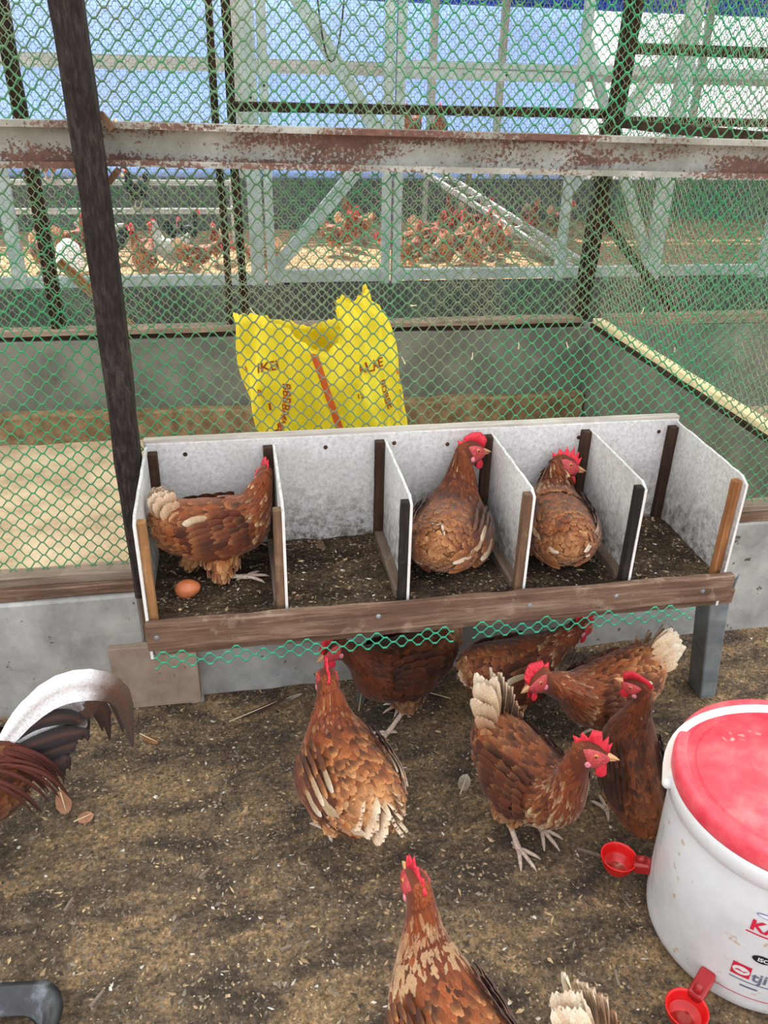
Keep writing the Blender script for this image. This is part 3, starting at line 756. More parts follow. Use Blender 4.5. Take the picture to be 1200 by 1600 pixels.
def mixc(a, b, t):
    t = np.asarray(t)[..., None]; return np.asarray(a)*(1-t)+np.asarray(b)*t

class HenGeo:
    """surface of a hen in its pose: loft from rump to beak, all feathers follow it"""
    def __init__(s, pose, g):
        s.pose = pose; s.g = g
    def surf(s, u, a, off=0.0):
        u = np.asarray(u, float); a = np.asarray(a, float)
        q = catmull(PROF, np.clip(u, 0, 15.999))
        T = np.stack([q[:, 0], 0*u, q[:, 1]], 1); B = np.stack([q[:, 2], 0*u, q[:, 3]], 1); w = np.maximum(q[:, 4], .004)
        ca, sa = np.cos(a), np.sin(a)
        body = np.clip((9-u)/5, 0, 1)
        p = (T+B)/2 + (T-B)/2*ca[:, None]
        p[:, 1] = w*sa*(1-0.13*body*ca)
        return s.pose(p, u)
    def frame(s, u, a):
        e = 0.06
        p = s.surf(u, a)
        tu = s.surf(np.minimum(u+e, 15.99), a)-s.surf(np.maximum(u-e, 0.02), a)
        ta = s.surf(u, a+.05)-s.surf(u, a-.05)
        n = np.cross(ta, tu); n /= np.linalg.norm(n, axis=1, keepdims=True)+1e-12
        # outward: flip where needed
        q = catmull(PROF, np.clip(u, 0, 15.99)); c = s.pose(np.stack([(q[:, 0]+q[:, 2])/2, 0*u, (q[:, 1]+q[:, 3])/2], 1), u)
        f = np.sign(((p-c)*n).sum(1)); f[f == 0] = 1
        return p, tu/(np.linalg.norm(tu, axis=1, keepdims=True)+1e-12), n*f[:, None]

def hen(name, label, cat, loc, yaw, pose, tone=0.0, pale=0.3, tail_pitch=60, tail_pale=0.8, hack_pale=0.3, rear_pale=0.3, legs='stand', feet=((0.02, .045), (-.01, -.045)), scale=0.86, seed=1,
        dens=1.0, tail_len=0.125, comb=1.0, group=None, breast_pale=0.1, wing_pale=0.15, legm='leg', rooster=False, tail_spread=1.0):
    g = np.random.default_rng(seed)
    root = tag(empty(name, loc, R(yaw)), label, cat, group)
    root.scale = (scale,)*3
    H = HenGeo(pose, g)
    tn = lambda c: np.asarray(c)*(2.0**(-tone))
    # body -------------------------------------------------
    nu, na = 60, 28
    us = np.linspace(0.02, 15.98, nu); As = np.linspace(0, 2*np.pi, na, endpoint=False)
    UU, AA = np.meshgrid(us, As, indexing='ij')
    V = H.surf(UU.ravel(), AA.ravel())
    F = [(i*na+k, (i+1)*na+k, (i+1)*na+(k+1) % na, i*na+(k+1) % na) for i in range(nu-1) for k in range(na)]
    F += [tuple(range(na)), tuple((nu-1)*na+k for k in range(na-1, -1, -1))]
    low = np.clip((-np.cos(AA.ravel())-.2)/.8, 0, 1); rear = np.clip((3.2-UU.ravel())/3, 0, 1)
    Cc = mixc(tn(PAL['mid']), tn(PAL['fluff']), np.clip(low*.5*(UU.ravel() < 6)+rear*(.4+rear_pale), 0, 1))
    Vl = [V]; Fl = list(F); Cl = [Cc]; nb_ = len(V)
    parts = []
    # thighs joined to the body
    hips = []
    for sgn in (1, -1):
        hip = pose(np.array([[-.005, sgn*.052, .185]]), 0)[0]
        hips.append(hip)
    hocks = []
    if legs != 'none':
        for hip, (fx, fy) in zip(hips, feet):
            foot = np.array([fx, fy, 0.012])
            zk = 0.095 if legs == 'stand' else 0.035
            hock = np.array([hip[0]*0.55+fx*0.45-.035, hip[1]*.6+fy*.4, zk])
            if legs == 'crouch': hock = np.array([fx-.075, fy, .03])
            hocks.append((hock, foot))
            k = 7; n = 14; vs = []
            ax = hock-hip; t_ = ax/np.linalg.norm(ax); x_ = np.cross(t_, (0, 1, 0)); x_ /= np.linalg.norm(x_); y_ = np.cross(t_, x_)
            us2 = np.linspace(-0.12, 1.05, k)
            rad = np.interp(us2, [-.12, .2, .55, .85, 1.05], [.050, .056, .044, .024, .011])
            for tt, r_ in zip(us2, rad):
                for m_ in range(n):
                    a_ = 2*math.pi*m_/n; vs.append(hip+ax*tt+(x_*math.cos(a_)*1.15+y_*math.sin(a_)*.85)*r_)
            Fl += [(nb_+i*n+m_, nb_+i*n+(m_+1) % n, nb_+(i+1)*n+(m_+1) % n, nb_+(i+1)*n+m_) for i in range(k-1) for m_ in range(n)]
            Vl.append(np.array(vs)); Cl.append(np.tile(mixc(tn(PAL['rust']), tn(PAL['fluff']), .35), (len(vs), 1))); nb_ += len(vs)
            # thigh feathers
            N = int(150*dens); tt = g.uniform(.0, .93, N); aa = g.uniform(0, 6.283, N)
            rr_ = np.interp(tt, us2, rad)
            nn = x_*np.cos(aa)[:, None]*1.15+y_*np.sin(aa)[:, None]*.85
            bs = hip+ax*tt[:, None]+nn*rr_[:, None]
            cb = mixc(tn(PAL['rust']), tn(PAL['fluff']), g.uniform(0, .8, N)); ct = mixc(tn(PAL['tan']), tn(PAL['cream']), g.uniform(0, .7, N))
            parts.append(feather_arrays(bs, np.tile(t_, (N, 1))+g.normal(0, .15, (N, 3)), nn, .034, .018, .18, .25, cb, ct))
    body = mk('body', np.concatenate(Vl), Fl, M['feather'], root, True, np.concatenate(Cl))
    # plumage ----------------------------------------------
    u = 0.35
    while u < 13.1:
        if u < 6.5: step, Lf, Wf, den = .26, .040, .027, 1.0
        elif u < 8: step, Lf, Wf, den = .24, .036, .020, 1.2
        elif u < 11.3: step, Lf, Wf, den = .26, .040, .0115, 1.35
        else: step, Lf, Wf, den = .22, .017, .0075, 1.3
        step /= dens**.5
        q = catmull(PROF, np.array([min(u, 15.9)]))[0]
        hz = math.hypot(q[0]-q[2], q[1]-q[3])/2; per = math.pi*(hz+q[4])
        N = max(6, int(per/Wf*1.55*den*dens**.5))
        aa = (np.arange(N)+g.uniform(0, 1))/N*2*np.pi + g.normal(0, .05, N)
        if u > 11.9:      # leave the bare red face free
            keep = (np.abs(np.sin(aa)) < .68) | (u < 12.5); aa = aa[keep]; N = len(aa)
            if N == 0: u += step; continue
        uu = np.clip(u + g.normal(0, .07, N), .06, 15.5)
        p, tu, n = H.frame(uu, aa)
        ca = np.cos(aa)
        d = -tu + np.cross(n, tu)*g.normal(0, .14, N)[:, None]
        rear = np.clip((2.6+1.3*max(0, rear_pale-.4)-uu)/2.6, 0, 1)
        low = np.clip(-ca, 0, 1)
        if u < 6.5:
            d[:, 2] += 0.0
            cb = mixc(tn(PAL['dark']), tn(PAL['rust']), g.beta(.9, 1.2, N))
            ct = mixc(tn(PAL['rust']), tn(PAL['tan']), np.clip(g.uniform(.0, 1.1, N)*(.35+1.1*pale), 0, 1))
            fl = np.clip(low*.55+rear*.8+g.normal(0, .12, N), 0, 1)*(uu < 5)
            cb = mixc(cb, mixc(tn(PAL['rust']), tn(PAL['fluff']), rear_pale), fl)
            ct = mixc(ct, mixc(tn(PAL['fluff']), PAL['cream'], g.uniform(0, 1, N)*rear_pale), fl)
            lift = .10+.10*g.uniform(0, 1, N)+.12*rear; Lx = Lf*g.uniform(.8, 1.25, N)*(1+.3*rear); Wx = Wf*g.uniform(.8, 1.15, N); dr = .12+.25*rear
        elif u < 8:
            cb = mixc(tn(PAL['dark']), tn(PAL['rust']), g.beta(2, 2, N))
            ct = mixc(tn(PAL['rust']), tn(PAL['tan']), g.uniform(0, 1, N)*(.3+pale))
            hit = (g.uniform(0, 1, N) < (hack_pale*.6+breast_pale*low))*.8
            ct = mixc(ct, PAL['cream'], hit); cb = mixc(cb, PAL['cream'], hit*.45*min(1, hack_pale))
            lift = .12; Lx = Lf*g.uniform(.8, 1.2, N); Wx = Wf; dr = .12
        else:
            cb = mixc(tn(PAL['mid']), tn(PAL['rust']), g.uniform(0, 1, N))
            m_ = np.clip((11.2-u)/3.0, 0, 1)
            hit = (g.uniform(0, 1, N) < hack_pale*m_*1.3)*g.uniform(.35, .9, N)
            ct = mixc(tn(PAL['rust']), PAL['cream'], hit); cb = mixc(cb, PAL['cream'], hit*.4*min(1, hack_pale))
            lift = .10; Lx = Lf*g.uniform(.8, 1.2, N); Wx = Wf*g.uniform(.8, 1.1, N); dr = .1
        parts.append(feather_arrays(p-n*.002, d, n, Lx, Wx, lift, dr, cb, ct, edge=.35 if u < 8 else .2))
        u += step
    pv, pf, pc = join_arrays(parts)
    pl = mk('plumage', pv, pf, M['feather'], root, True, pc); tag(pl, kind='stuff')
    # wings ------------------------------------------------
    for sgn in (1, -1):
        ps = []
        def wp(x, z, off):
            # point on the flank (x, z before posing), pushed out sideways
            uu = np.interp(x, [-.15, -.112, -.06, 0, .048, .09], [2.1, 3, 4, 5, 6, 6.7])
            q = catmull(PROF, uu); zc = (q[:, 1]+q[:, 3])/2; hz = (q[:, 1]-q[:, 3])/2
            k = np.clip((z-zc)/hz, -1, .97)
            y = q[:, 4]*np.sqrt(1-k*k)*(1-.13*k)
            return np.stack([x, sgn*(y+off), z], 1)
        cols = 9
        for r_, (nr, x0, x1, z0, z1, Lw, Ww, of) in enumerate(((7, -.06, -.115, .205, .262, .125, .030, .010), (9, -.015, -.07, .175, .285, .075, .030, .014), (9, .025, -.03, .178, .288, .055, .028, .017), (9, .055, .005, .185, .288, .045, .026, .018), (7, .078, .04, .198, .286, .038, .024, .016))):
            t = np.linspace(0, 1, nr)
            zz = z0+(z1-z0)*t; xx = x0+(x1-x0)*t*.35+g.normal(0, .004, nr)
            b = pose(wp(xx, zz, of*1.0), 0)
            b2 = pose(wp(xx-.05, zz-.016+.012*t, of*1.0+.002), 0)
            d = b2-b; n = np.tile(np.array([0, sgn, .25]), (nr, 1))
            cb = mixc(tn(PAL['dark']), tn(PAL['mid']), g.uniform(0, 1, nr)); ct = mixc(tn(PAL['mid']), tn(PAL['tan']), g.uniform(0, 1, nr)*(.4+pale))
            wp_ = (g.uniform(0, 1, nr) < wing_pale)*(1 if r_ < 2 else 0)
            cb = mixc(cb, PAL['cream'], wp_*.45); ct = mixc(ct, PAL['white'], wp_*.7)
            ps.append(feather_arrays(b, d, n, Lw*g.uniform(.9, 1.1, nr), Ww, .05+.02*r_, .42 if r_ == 0 else .22, cb, ct, edge=.3))
        wv, wf_, wc = join_arrays(ps)
        mk('wing', wv, wf_, M['feather'], root, True, wc)
    # tail -------------------------------------------------
    if not rooster:
        ps = []; b0 = np.array([-.158, 0, .272]); th0 = R(tail_pitch)
        for lay, (Lt, wt, nn_, spread, cr, wz) in enumerate(((tail_len, .046, 8, 36, 1.0, .003), (tail_len*.95, .046, 7, 40, .95, .009), (tail_len*.76, .042, 7, 48, .7, .022), (tail_len*.52, .038, 8, 62, .35, .030), (tail_len*.34, .036, 9, 84, .1, .040))):
            for sgn in (1, -1):
                fr_ = np.linspace(-1, 1, nn_)
                ang = th0 + R(spread)*.5*(fr_)*tail_spread + g.normal(0, .03, nn_)
                lat = R(.5+5.5*lay)+R(12)*(1-fr_)*.5*tail_spread
                d = np.stack([-np.cos(ang)*np.cos(lat), sgn*np.sin(lat), np.sin(ang)*np.cos(lat)], 1)
                n = np.stack([np.sin(ang)*.45, sgn*np.ones(nn_)*.8, np.cos(ang)*.45], 1)
                b = b0+np.stack([.02*np.cos(ang)+.02*lay*.5, sgn*(wz*np.ones(nn_)), -.012-.006*fr_*0-.012*np.sin(ang)*0], 1)
                cb = mixc(tn(PAL['rust']), PAL['cream'], np.clip(tail_pale*cr*g.uniform(.5, 1.1, nn_), 0, 1))
                ct = mixc(tn(PAL['tan']), PAL['white'], np.clip(tail_pale*cr*g.uniform(.7, 1.2, nn_), 0, 1))
                v, f, c = feather_arrays(pose(b, 0), pose(b+d*.1, 0)-pose(b, 0), n, Lt*g.uniform(.88, 1.06, nn_), wt, .02, .05, cb, ct, edge=.3)
                ps.append((v, f, c))
        v, f, c = join_arrays(ps); mk('tail', v, f, M['feather'], root, True, c)
    # head -------------------------------------------------
    us = np.linspace(12.45, 15.9, 12)
    for sgn in (1, -1):
        As = np.linspace(.80, 2.45, 10)*sgn
        UU, AA = np.meshgrid(us, As, indexing='ij')
        p, tu, n = H.frame(UU.ravel(), AA.ravel())
        e = np.minimum.reduce([UU.ravel()-12.45, 15.9-UU.ravel()+.8, (2.45-np.abs(AA.ravel()))*3, (np.abs(AA.ravel())-.80)*3])
        p = p + n*(np.clip(e, 0, .3)*.008)[:, None] - n*.0004
        f = [(i*10+k, (i+1)*10+k, (i+1)*10+k+1, i*10+k+1) for i in range(11) for k in range(9)]
        mk('face', p, f, M['face'], root, True)
        hp = lambda q: pose(np.array(q, float).reshape(-1, 3), 14)
        m = MB().blob((0, 0, 0), (.0064, .0036, .0064), 14, 10); v = np.array(m.v)+np.array([.179, sgn*.0222, .433])
        ey = mk('eye', hp(v), m.f, M['iris'], root, True)
        m = MB().blob((0, 0, 0), (.0028, .0018, .0028), 10, 8); v = np.array(m.v)+np.array([.1795, sgn*.0252, .433])
        mk('pupil', hp(v), m.f, M['pupil'], ey, True)
        m = MB().blob((0, 0, 0), (.0075, .0035, .009), 12, 8); v = np.array(m.v)+np.array([.163, sgn*.0245, .408])
        mk('earlobe', hp(v), m.f, M['lobe'], root, True)
        k_ = 1.0*comb
        m = MB().blob((0, 0, 0), (.0105*k_, .0035, .0165*k_), 14, 10); v = np.array(m.v); v[:, 0] *= 1-.25*v[:, 2]/.016; v += np.array([.194, sgn*.0085, .392-.006*k_])
        mk('wattle', hp(v), m.f, M['comb'], root, True)
    # beak: upper and lower mandible
    def cone(a, b, ra, rb, n=10, rings=6, droop=.006):
        a = np.array(a); b = np.array(b); vs = []
        for i in range(rings):
            t = i/(rings-1); c = a+(b-a)*t; c[2] -= droop*t*t; r_ = ra*(1-t)**.75+rb
            for k in range(n):
                an = 2*math.pi*k/n; vs.append(c+np.array([0, math.cos(an)*r_, math.sin(an)*r_*.8]))
        fs = [(i*n+k, i*n+(k+1) % n, (i+1)*n+(k+1) % n, (i+1)*n+k) for i in range(rings-1) for k in range(n)]+[tuple((rings-1)*n+k for k in range(n))]
        return np.array(vs), fs
    hp = lambda q: pose(np.array(q, float).reshape(-1, 3), 15)
    v1, f1 = cone((.203, 0, .423), (.233, 0, .4205), .0092, .0008); v2, f2 = cone((.203, 0, .4135), (.226, 0, .4125), .0066, .0008, droop=.001)
    mk('beak', hp(np.concatenate([v1, v2])), f1+[tuple(i+len(v1) for i in q) for q in f2], M['beak'], root, True)
    # comb: serrated blade
    k_ = comb
    base = [(.206, .430), (.193, .446), (.178, .4535), (.160, .4555), (.145, .450), (.135, .441)]
    top = [(.209, .438), (.213, .458), (.203, .450), (.203, .474), (.191, .460), (.187, .487), (.176, .464), (.166, .486), (.159, .463), (.143, .477), (.140, .459), (.124, .462), (.130, .446)]
    bz = lambda x: float(np.interp(x, [.12, .135, .160, .193, .21], [.437, .443, .4555, .447, .43]))
    pts = base[::-1] + [(x, bz(x)+max(.003, (z-bz(x))*k_)) for x, z in top]
    n = len(pts); bend = g.uniform(-.5, .5)
    vs = []
    for sg in (1, -1):
        for x, z in pts:
            hgt = max(0, z-bz(x)); th = .0036*(1-min(.75, hgt/.05))
            vs.append((x, sg*th+bend*hgt*hgt*12+.0015*math.sin(x*160), z-.003))
    # triangulated strip: base polyline to top polyline
    bm = bmesh.new()
    A = [bm.verts.new(v) for v in vs[:n]]; Bv = [bm.verts.new(v) for v in vs[n:]]
    bm.faces.new(A); bm.faces.new(Bv[::-1])
    for i in range(n): bm.faces.new((A[(i+1) % n], A[i], Bv[i], Bv[(i+1) % n]))
    bmesh.ops.triangulate(bm, faces=bm.faces[:])
    bmesh.ops.subdivide_edges(bm, edges=bm.edges[:], cuts=1)
    P = hp([v.co[:] for v in bm.verts])
    for v, q in zip(bm.verts, P): v.co = q
    from_bm('comb', bm, M['comb'], root, True)
    # legs -------------------------------------------------
    for hock, foot in hocks:
        m = MB()
        hk = Vector(hock); ft = Vector(foot)
        m.tube([hk+(hk-ft)*.12, hk, hk.lerp(ft, .3), hk.lerp(ft, .7), ft, ft+Vector((.006, 0, -.004))], [.0105, .0098, .0075, .007, .0088, .006], 10)
        lg = m.build('leg', M[legm], root, True)
        for (an, l) in ((0, .062), (34, .052), (-34, .052), (172, .028)):
            dx, dy = math.cos(R(an)), math.sin(R(an))
            m = MB().tube([ft+Vector((0, 0, -.001)), ft+Vector((dx*l*.35, dy*l*.35, .001)), ft+Vector((dx*l*.7, dy*l*.7, -.003)), ft+Vector((dx*l*.95, dy*l*.95, -.006)), ft+Vector((dx*l*1.18, dy*l*1.18, -.0125))], [.0068, .0058, .0052, .0042, .0012], 8)
            m.build('toe', M[legm], lg, True)
    return root
# ------------------------------------------------------------------ the hens of this pen
def gz(x, y): return ground_h(x, y)
def put(name, label, x, y, yaw, pose, z=None, **kw):
    return hen(name, label, 'hen' if name != 'rooster' else 'rooster', (x, y, gz(x, y) if z is None else z), yaw, pose, **kw)
BZ = 0.482
put('hen', 'brown hen crouched sideways in the end nesting box above the egg', -0.067, 1.655, 10, Pose(neck_yaw=88, neck_pitch=36, drop=.045, neck_len=.6), z=BZ, legs='crouch', feet=((-.02, .045), (.065, -.06)), scale=.745, seed=2, tail_pitch=84, tail_len=.105, tail_pale=.6, pale=.35, rear_pale=.3, tone=.1, wing_pale=.08)
put('hen', 'brown hen sitting in the middle nesting box with stretched neck, rump to the front', .472, 1.640, 66, Pose(neck_yaw=-24, neck_pitch=-2, head_yaw=-34, drop=.118, fat=1.1, body_pitch=4, neck_len=.85), z=BZ, legs='none', scale=.86, seed=3, tail_pitch=48, tail_len=.06, tail_pale=.8, pale=.4, rear_pale=.3, hack_pale=.2, tail_spread=.6, tone=.3)
put('hen', 'brown hen sitting in a nesting box, head turned to show its red comb', .746, 1.640, 80, Pose(neck_yaw=-40, neck_pitch=14, head_yaw=-52, drop=.118, fat=1.02, neck_len=.45), z=BZ, legs='none', scale=.86, seed=4, tail_pitch=30, tail_len=.05, tail_pale=.5, pale=.45, rear_pale=.3, hack_pale=.6, tone=.3)
put('hen', 'brown hen with cream rump seen from behind in the open litter', .180, 1.278, 104, Pose(neck_yaw=4, neck_pitch=-4, head_yaw=-18, neck_len=.7, fat=1.08), seed=5, tail_pitch=4, tail_pale=.75, tail_len=.11, pale=.85, rear_pale=1.0, hack_pale=.35, wing_pale=.35, tone=-.15, scale=.9)
put('hen', 'dark chestnut hen walking along the curb beneath the nest box', .358, 1.632, 200, Pose(neck_pitch=50, head_pitch=-30, body_pitch=-2, neck_len=.8), feet=((.06, .05), (-.05, -.045)), seed=6, tail_pitch=20, tail_pale=.1, tail_len=.09, pale=.0, rear_pale=.05, tone=.75, hack_pale=.0, wing_pale=0, scale=.84)
put('hen', 'dark brown hen under the nest box stretching its neck towards the steel leg', .652, 1.578, 17, Pose(neck_pitch=84, head_pitch=-66, body_pitch=5, neck_len=.7), seed=7, tail_pitch=-35, tail_len=.07, tail_pale=.45, pale=.2, rear_pale=.35, hack_pale=.3, tone=.3, wing_pale=.05, scale=.84)
put('hen', 'light brown hen with raised white tail bending its head low beside the steel leg', .852, 1.455, 195, Pose(neck_pitch=62, head_pitch=-58, neck_yaw=10, body_pitch=6), feet=((.03, .045), (-.05, -.05)), seed=8, tail_pitch=30, tail_pale=1.0, tail_len=.13, pale=.6, rear_pale=.5, hack_pale=.25, wing_pale=.35, tone=-.15, scale=.84)
put('hen', 'brown hen with erect cream tail and tall serrated red comb', .566, 1.205, -67, Pose(neck_yaw=2, neck_pitch=-6, head_yaw=40, body_pitch=2), feet=((.02, .05), (.035, -.045)), seed=9, tail_pitch=74, tail_pale=.75, tail_len=.155, pale=.25, rear_pale=.45, hack_pale=.4, breast_pale=.5, tone=.25, comb=1.25, scale=.84, wing_pale=0, tail_spread=.6)
put('hen', 'dark mahogany hen standing upright half hidden behind the white bucket', .822, 1.240, 86, Pose(neck_yaw=14, neck_pitch=34, head_yaw=36, body_pitch=-48, neck_len=.95, fat=.85), feet=((.0, .045), (-.03, -.045)), seed=10, tail_pitch=10, tail_len=.06, tail_pale=.0, pale=.0, rear_pale=.05, hack_pale=.05, tone=.55, wing_pale=0, comb=1.2, scale=.77)
put('hen', 'brown hen with a pale streaked cream hackle in the foreground', .268, .712, 106, Pose(neck_yaw=2, neck_pitch=-2, head_yaw=-6, neck_len=1.0), seed=11, tail_pitch=55, tail_len=.09, tail_pale=.6, pale=.9, rear_pale=.5, hack_pale=1.1, tone=-.2, scale=.86)
put('hen', 'hen with a faded white and tan upright tail beyond the red cup', .528, .528, -50, Pose(neck_pitch=30), seed=12, tail_pitch=70, tail_pale=.95, tail_len=.15, pale=.5, rear_pale=.4, scale=.86, tail_spread=.5)

# rooster: body as the hens, with long curved sickle feathers
def sickle(path, w, stops, parent, bank, name='sickle_feather'):
    P = np.array(path, float); n = 14
    t = np.linspace(0, len(P)-1.001, n); q = catmull(P, t)
    V = []; C = []; bank = np.array(bank, float); bank /= np.linalg.norm(bank)
    for i in range(n):
        d = q[min(i+1, n-1)]-q[max(i-1, 0)]; d /= np.linalg.norm(d)
        s = np.cross(d, bank); s /= np.linalg.norm(s)
        f = i/(n-1); ww = w*(.35+.65*math.sin(min(1, f*1.6)*math.pi/2))*max(.06, (1-f**4))
        for k, c in enumerate((-1, -.5, 0, .5, 1)):
            V.append(q[i]+s*c*ww/2+bank*(1-c*c)*.12*ww)
            a = np.array([np.interp(f, [x for x, _ in stops], [lin(cc)[m] for _, cc in stops]) for m in range(3)])
            if c == 0: a = a*.55+lin((120, 70, 50))*.3
            C.append(a)
    F = [(i*5+k, (i+1)*5+k, (i+1)*5+k+1, i*5+k+1) for i in range(n-1) for k in range(4)]
    return mk(name, V, F, M['feather'], parent, True, np.array(C))
ro = put('rooster', 'rooster with arching white and black sickle tail beside the cement slab', -.672, 1.285, 196, Pose(neck_pitch=-6), seed=20, rooster=True, tone=.9, pale=.15, rear_pale=.0, hack_pale=.2, wing_pale=0, comb=1.5, scale=1.06, feet=((.03, .05), (-.03, -.05)), legm='legyellow')
W_, B_, K_, G_ = (240, 238, 240), (96, 72, 58), (38, 32, 32), (170, 165, 165)
def arch(h, l, e, y, b=(-.145, 0, .285)):
    b = np.array(b)
    return [b, b+(-.25*l, y*.3, .55*h), b+(-.5*l, y*.6, .92*h), b+(-.75*l, y*.9, 1.0*h), b+(-.95*l, y, .82*h), b+(-1.05*l, y, .45*h), b+(-1.06*l, y, e*h)]
bk = (0.15, 0.85, 0.5)
sickle(arch(.125, .225, -.45, .03), .066, [(0, W_), (.5, W_), (.64, B_), (1, (60, 50, 46))], ro, bk)
sickle(arch(.105, .215, -.35, .0), .062, [(0, W_), (.48, W_), (.6, B_), (1, (50, 42, 40))], ro, bk)
sickle(arch(.085, .150, .6, -.01), .052, [(0, W_), (.6, W_), (.8, G_), (1, (205, 205, 208))], ro, bk)
sickle(arch(.060, .150, .3, .02), .034, [(0, K_), (.8, K_), (1, G_)], ro, bk)
sickle(arch(.045, .19, -1.3, -.015), .052, [(0, W_), (.4, W_), (.55, B_), (1, K_)], ro, bk)
sickle(arch(.030, .18, -1.2, -.02), .046, [(0, (60, 50, 48)), (.3, W_), (.5, B_), (1, K_)], ro, bk)
for k in range(13):
    a = k/12
    sickle(arch(.028-.06*a, .165-.06*a, -.6+1.2*a if a < .5 else 1.6+a, (-.03+.05*rnd.random())*(1 if k % 2 else -1), (-.135, (.02 if k % 2 else -.02), .280-.03*a)), .034, [(0, (52, 30, 26)), (.35, K_), (.8, (50, 38, 40)), (1, (34, 28, 28))], ro, bk)
for k in range(54):   # glossy mahogany saddle hackles
    s_ = -1 if k % 2 else 1
    x0 = -.05-.10*rnd.random(); y0 = s_*rnd.uniform(.0, .06)
    b = np.array((x0, y0, .305-abs(y0)*.35))
    sickle([b, b+(-.03, s_*.012, .006), b+(-.065, s_*.028, -.012), b+(-.09, s_*.038, -.045), b+(-.105, s_*.042, -.085)], .009, [(0, (92, 34, 18)), (.5, (74, 24, 14)), (1, (44, 16, 12))], ro, (0.2, s_*.9, .5), 'saddle_feather')

# ------------------------------------------------------------------ fallen feathers and wood chips
def fallen(x, y, ang, l, w, c1, c2, label):
    base = np.array([[0, 0, 0.0]]); v, f, c = feather_arrays(base, [[1, 0, 0]], [[0, 0, 1]], l, w, .0, -.05, lin(c1), lin(c2), edge=.3, curl=.08)
    o = mk('fallen_feather', v, f, M['feather'], None, True, c)
    o.location = (x, y, gz(x, y)+.006); o.rotation_euler = (R(rnd.uniform(-14, 14)), R(rnd.uniform(-5, 5)), R(ang))
    MB().tube([(-l*.25, 0, .001), (0, 0, .002), (l*.5, 0, .004), (l*.9, 0, .006)], [.0014, .0015, .0011, .0005], 6).build('shaft', M['cream'], o)
    tag(o, label, 'feather', 'fallen feathers')
fallen(.465, 1.355, 60, .05, .03, (150, 135, 115), (215, 205, 190), 'small pale fallen feather between the hens on open litter')
fallen(-.478, 1.50, -70, .085, .035, (150, 100, 72), (176, 128, 98), 'tan fallen feather with white quill under the rooster tail')
fallen(-.425, 1.406, 20, .035, .03, (168, 116, 88), (190, 140, 110), 'short tan fallen feather on bare litter near the rooster')
fallen(-.05, 1.70, 20, .14, .022, (66, 44, 34), (90, 62, 48), 'long dark fallen feather along the foot of the curb')
fallen(.02, 1.735, 12, .10, .016, (90, 70, 58), (196, 188, 178), 'slim grey fallen feather against the cement curb foot')
fallen(.27, 1.70, 75, .09, .03, (96, 92, 88), (150, 146, 140), 'grey fallen feather before the dark chestnut hen')
fallen(.50, 1.69, 150, .09, .03, (70, 50, 40), (110, 96, 84), 'brown grey fallen feather under the dark brown hen')
fallen(-.30, 1.66, -40, .05, .02, (140, 90, 50), (170, 120, 80), 'small orange brown fallen feather below the rooster sickles')
for (x, y, a, l, lb) in ((-.412, 1.19, 65, .03, 'pinkish flat wood chip on open litter'), (-.14, 1.22, 40, .028, 'pale curled wood chip lying alone'), (.02, 1.02, 10, .022, 'thin straw coloured wood chip'), (.64, .86, 80, .03, 'light splinter near the red cup'), (.70, 1.14, 150, .05, 'long thin straw stem by the upright dark hen'), (-.33, .98, 50, .035, 'grey splinter by the black tray')):
    o = MB().add([(-l/2, -.004, 0), (l/2, -.003, 0), (l/2+.003, .003, 0), (-l/2, .004, 0), (-l/2, -.003, .003), (l/2, -.002, .004), (l/2, .002, .004), (-l/2, .003, .003)],
                 [(3, 2, 1, 0), (4, 5, 6, 7), (0, 1, 5, 4), (1, 2, 6, 5), (2, 3, 7, 6), (3, 0, 4, 7)]).build('wood_chip', M['railwood'])
    o.location = (x, y, gz(x, y)+.001); o.rotation_euler = (0, R(-3), R(a)); tag(o, lb, 'wood chip')

# ------------------------------------------------------------------ text printed on curved things
def text_pts(s, size, bold=0.0, shear=0.0):
    cu = bpy.data.curves.new('print', 'FONT'); cu.body = s; cu.size = size; cu.offset = bold; cu.shear = shear; cu.resolution_u = 3
    ob = bpy.data.objects.new('print', cu); COL.objects.link(ob)
    bpy.context.view_layer.update()
    me = bpy.data.meshes.new_from_object(ob.evaluated_get(bpy.context.evaluated_depsgraph_get()))
    bm = bmesh.new(); bm.from_mesh(me)
    bmesh.ops.triangulate(bm, faces=bm.faces[:])
    for _ in range(2):
        es = [e for e in bm.edges if e.calc_length() > size*.22]
        if es: bmesh.ops.subdivide_edges(bm, edges=es, cuts=1); bmesh.ops.triangulate(bm, faces=bm.faces[:])
    vs = [v.co[:2] for v in bm.verts]; fs = [tuple(v.index for v in f.verts) for f in bm.faces]
    bm.free(); bpy.data.objects.remove(ob); bpy.data.meshes.remove(me)
    return vs, fs

# ------------------------------------------------------------------ white bucket with red lid and drinking cups
M['bucket'] = m_mottle('white_bucket_plastic', [(0.3, (206, 206, 206)), (0.5, (226, 227, 230)), (0.7, (236, 237, 240))], 5, 0.35, 0.45, bump=0, speck=(34, 0.64, (200, 182, 160)))
M['lid'] = m_mottle('red_lid_plastic', [(0.3, (214, 52, 72)), (0.5, (232, 84, 98)), (0.7, (238, 122, 126))], 14, 0.42, 0.4, bump=0, speck=(13, 0.66, (232, 186, 180)))
M['strap'] = m_mottle('pale_strap', [(0.3, (204, 200, 190)), (0.7, (226, 224, 216))], 12, 0.45, 0.4, bump=0)
M['redcup'] = NT('red_cup_plastic', 0.3, 0.5).base((226, 26, 26)).m
def mat_redclear():
    t = NT('clear_red_plastic', 0.25, 0.5); t.base((196, 50, 52)); t.b.inputs['Transmission Weight'].default_value = 0.35; return t.m
M['redclear'] = mat_redclear()
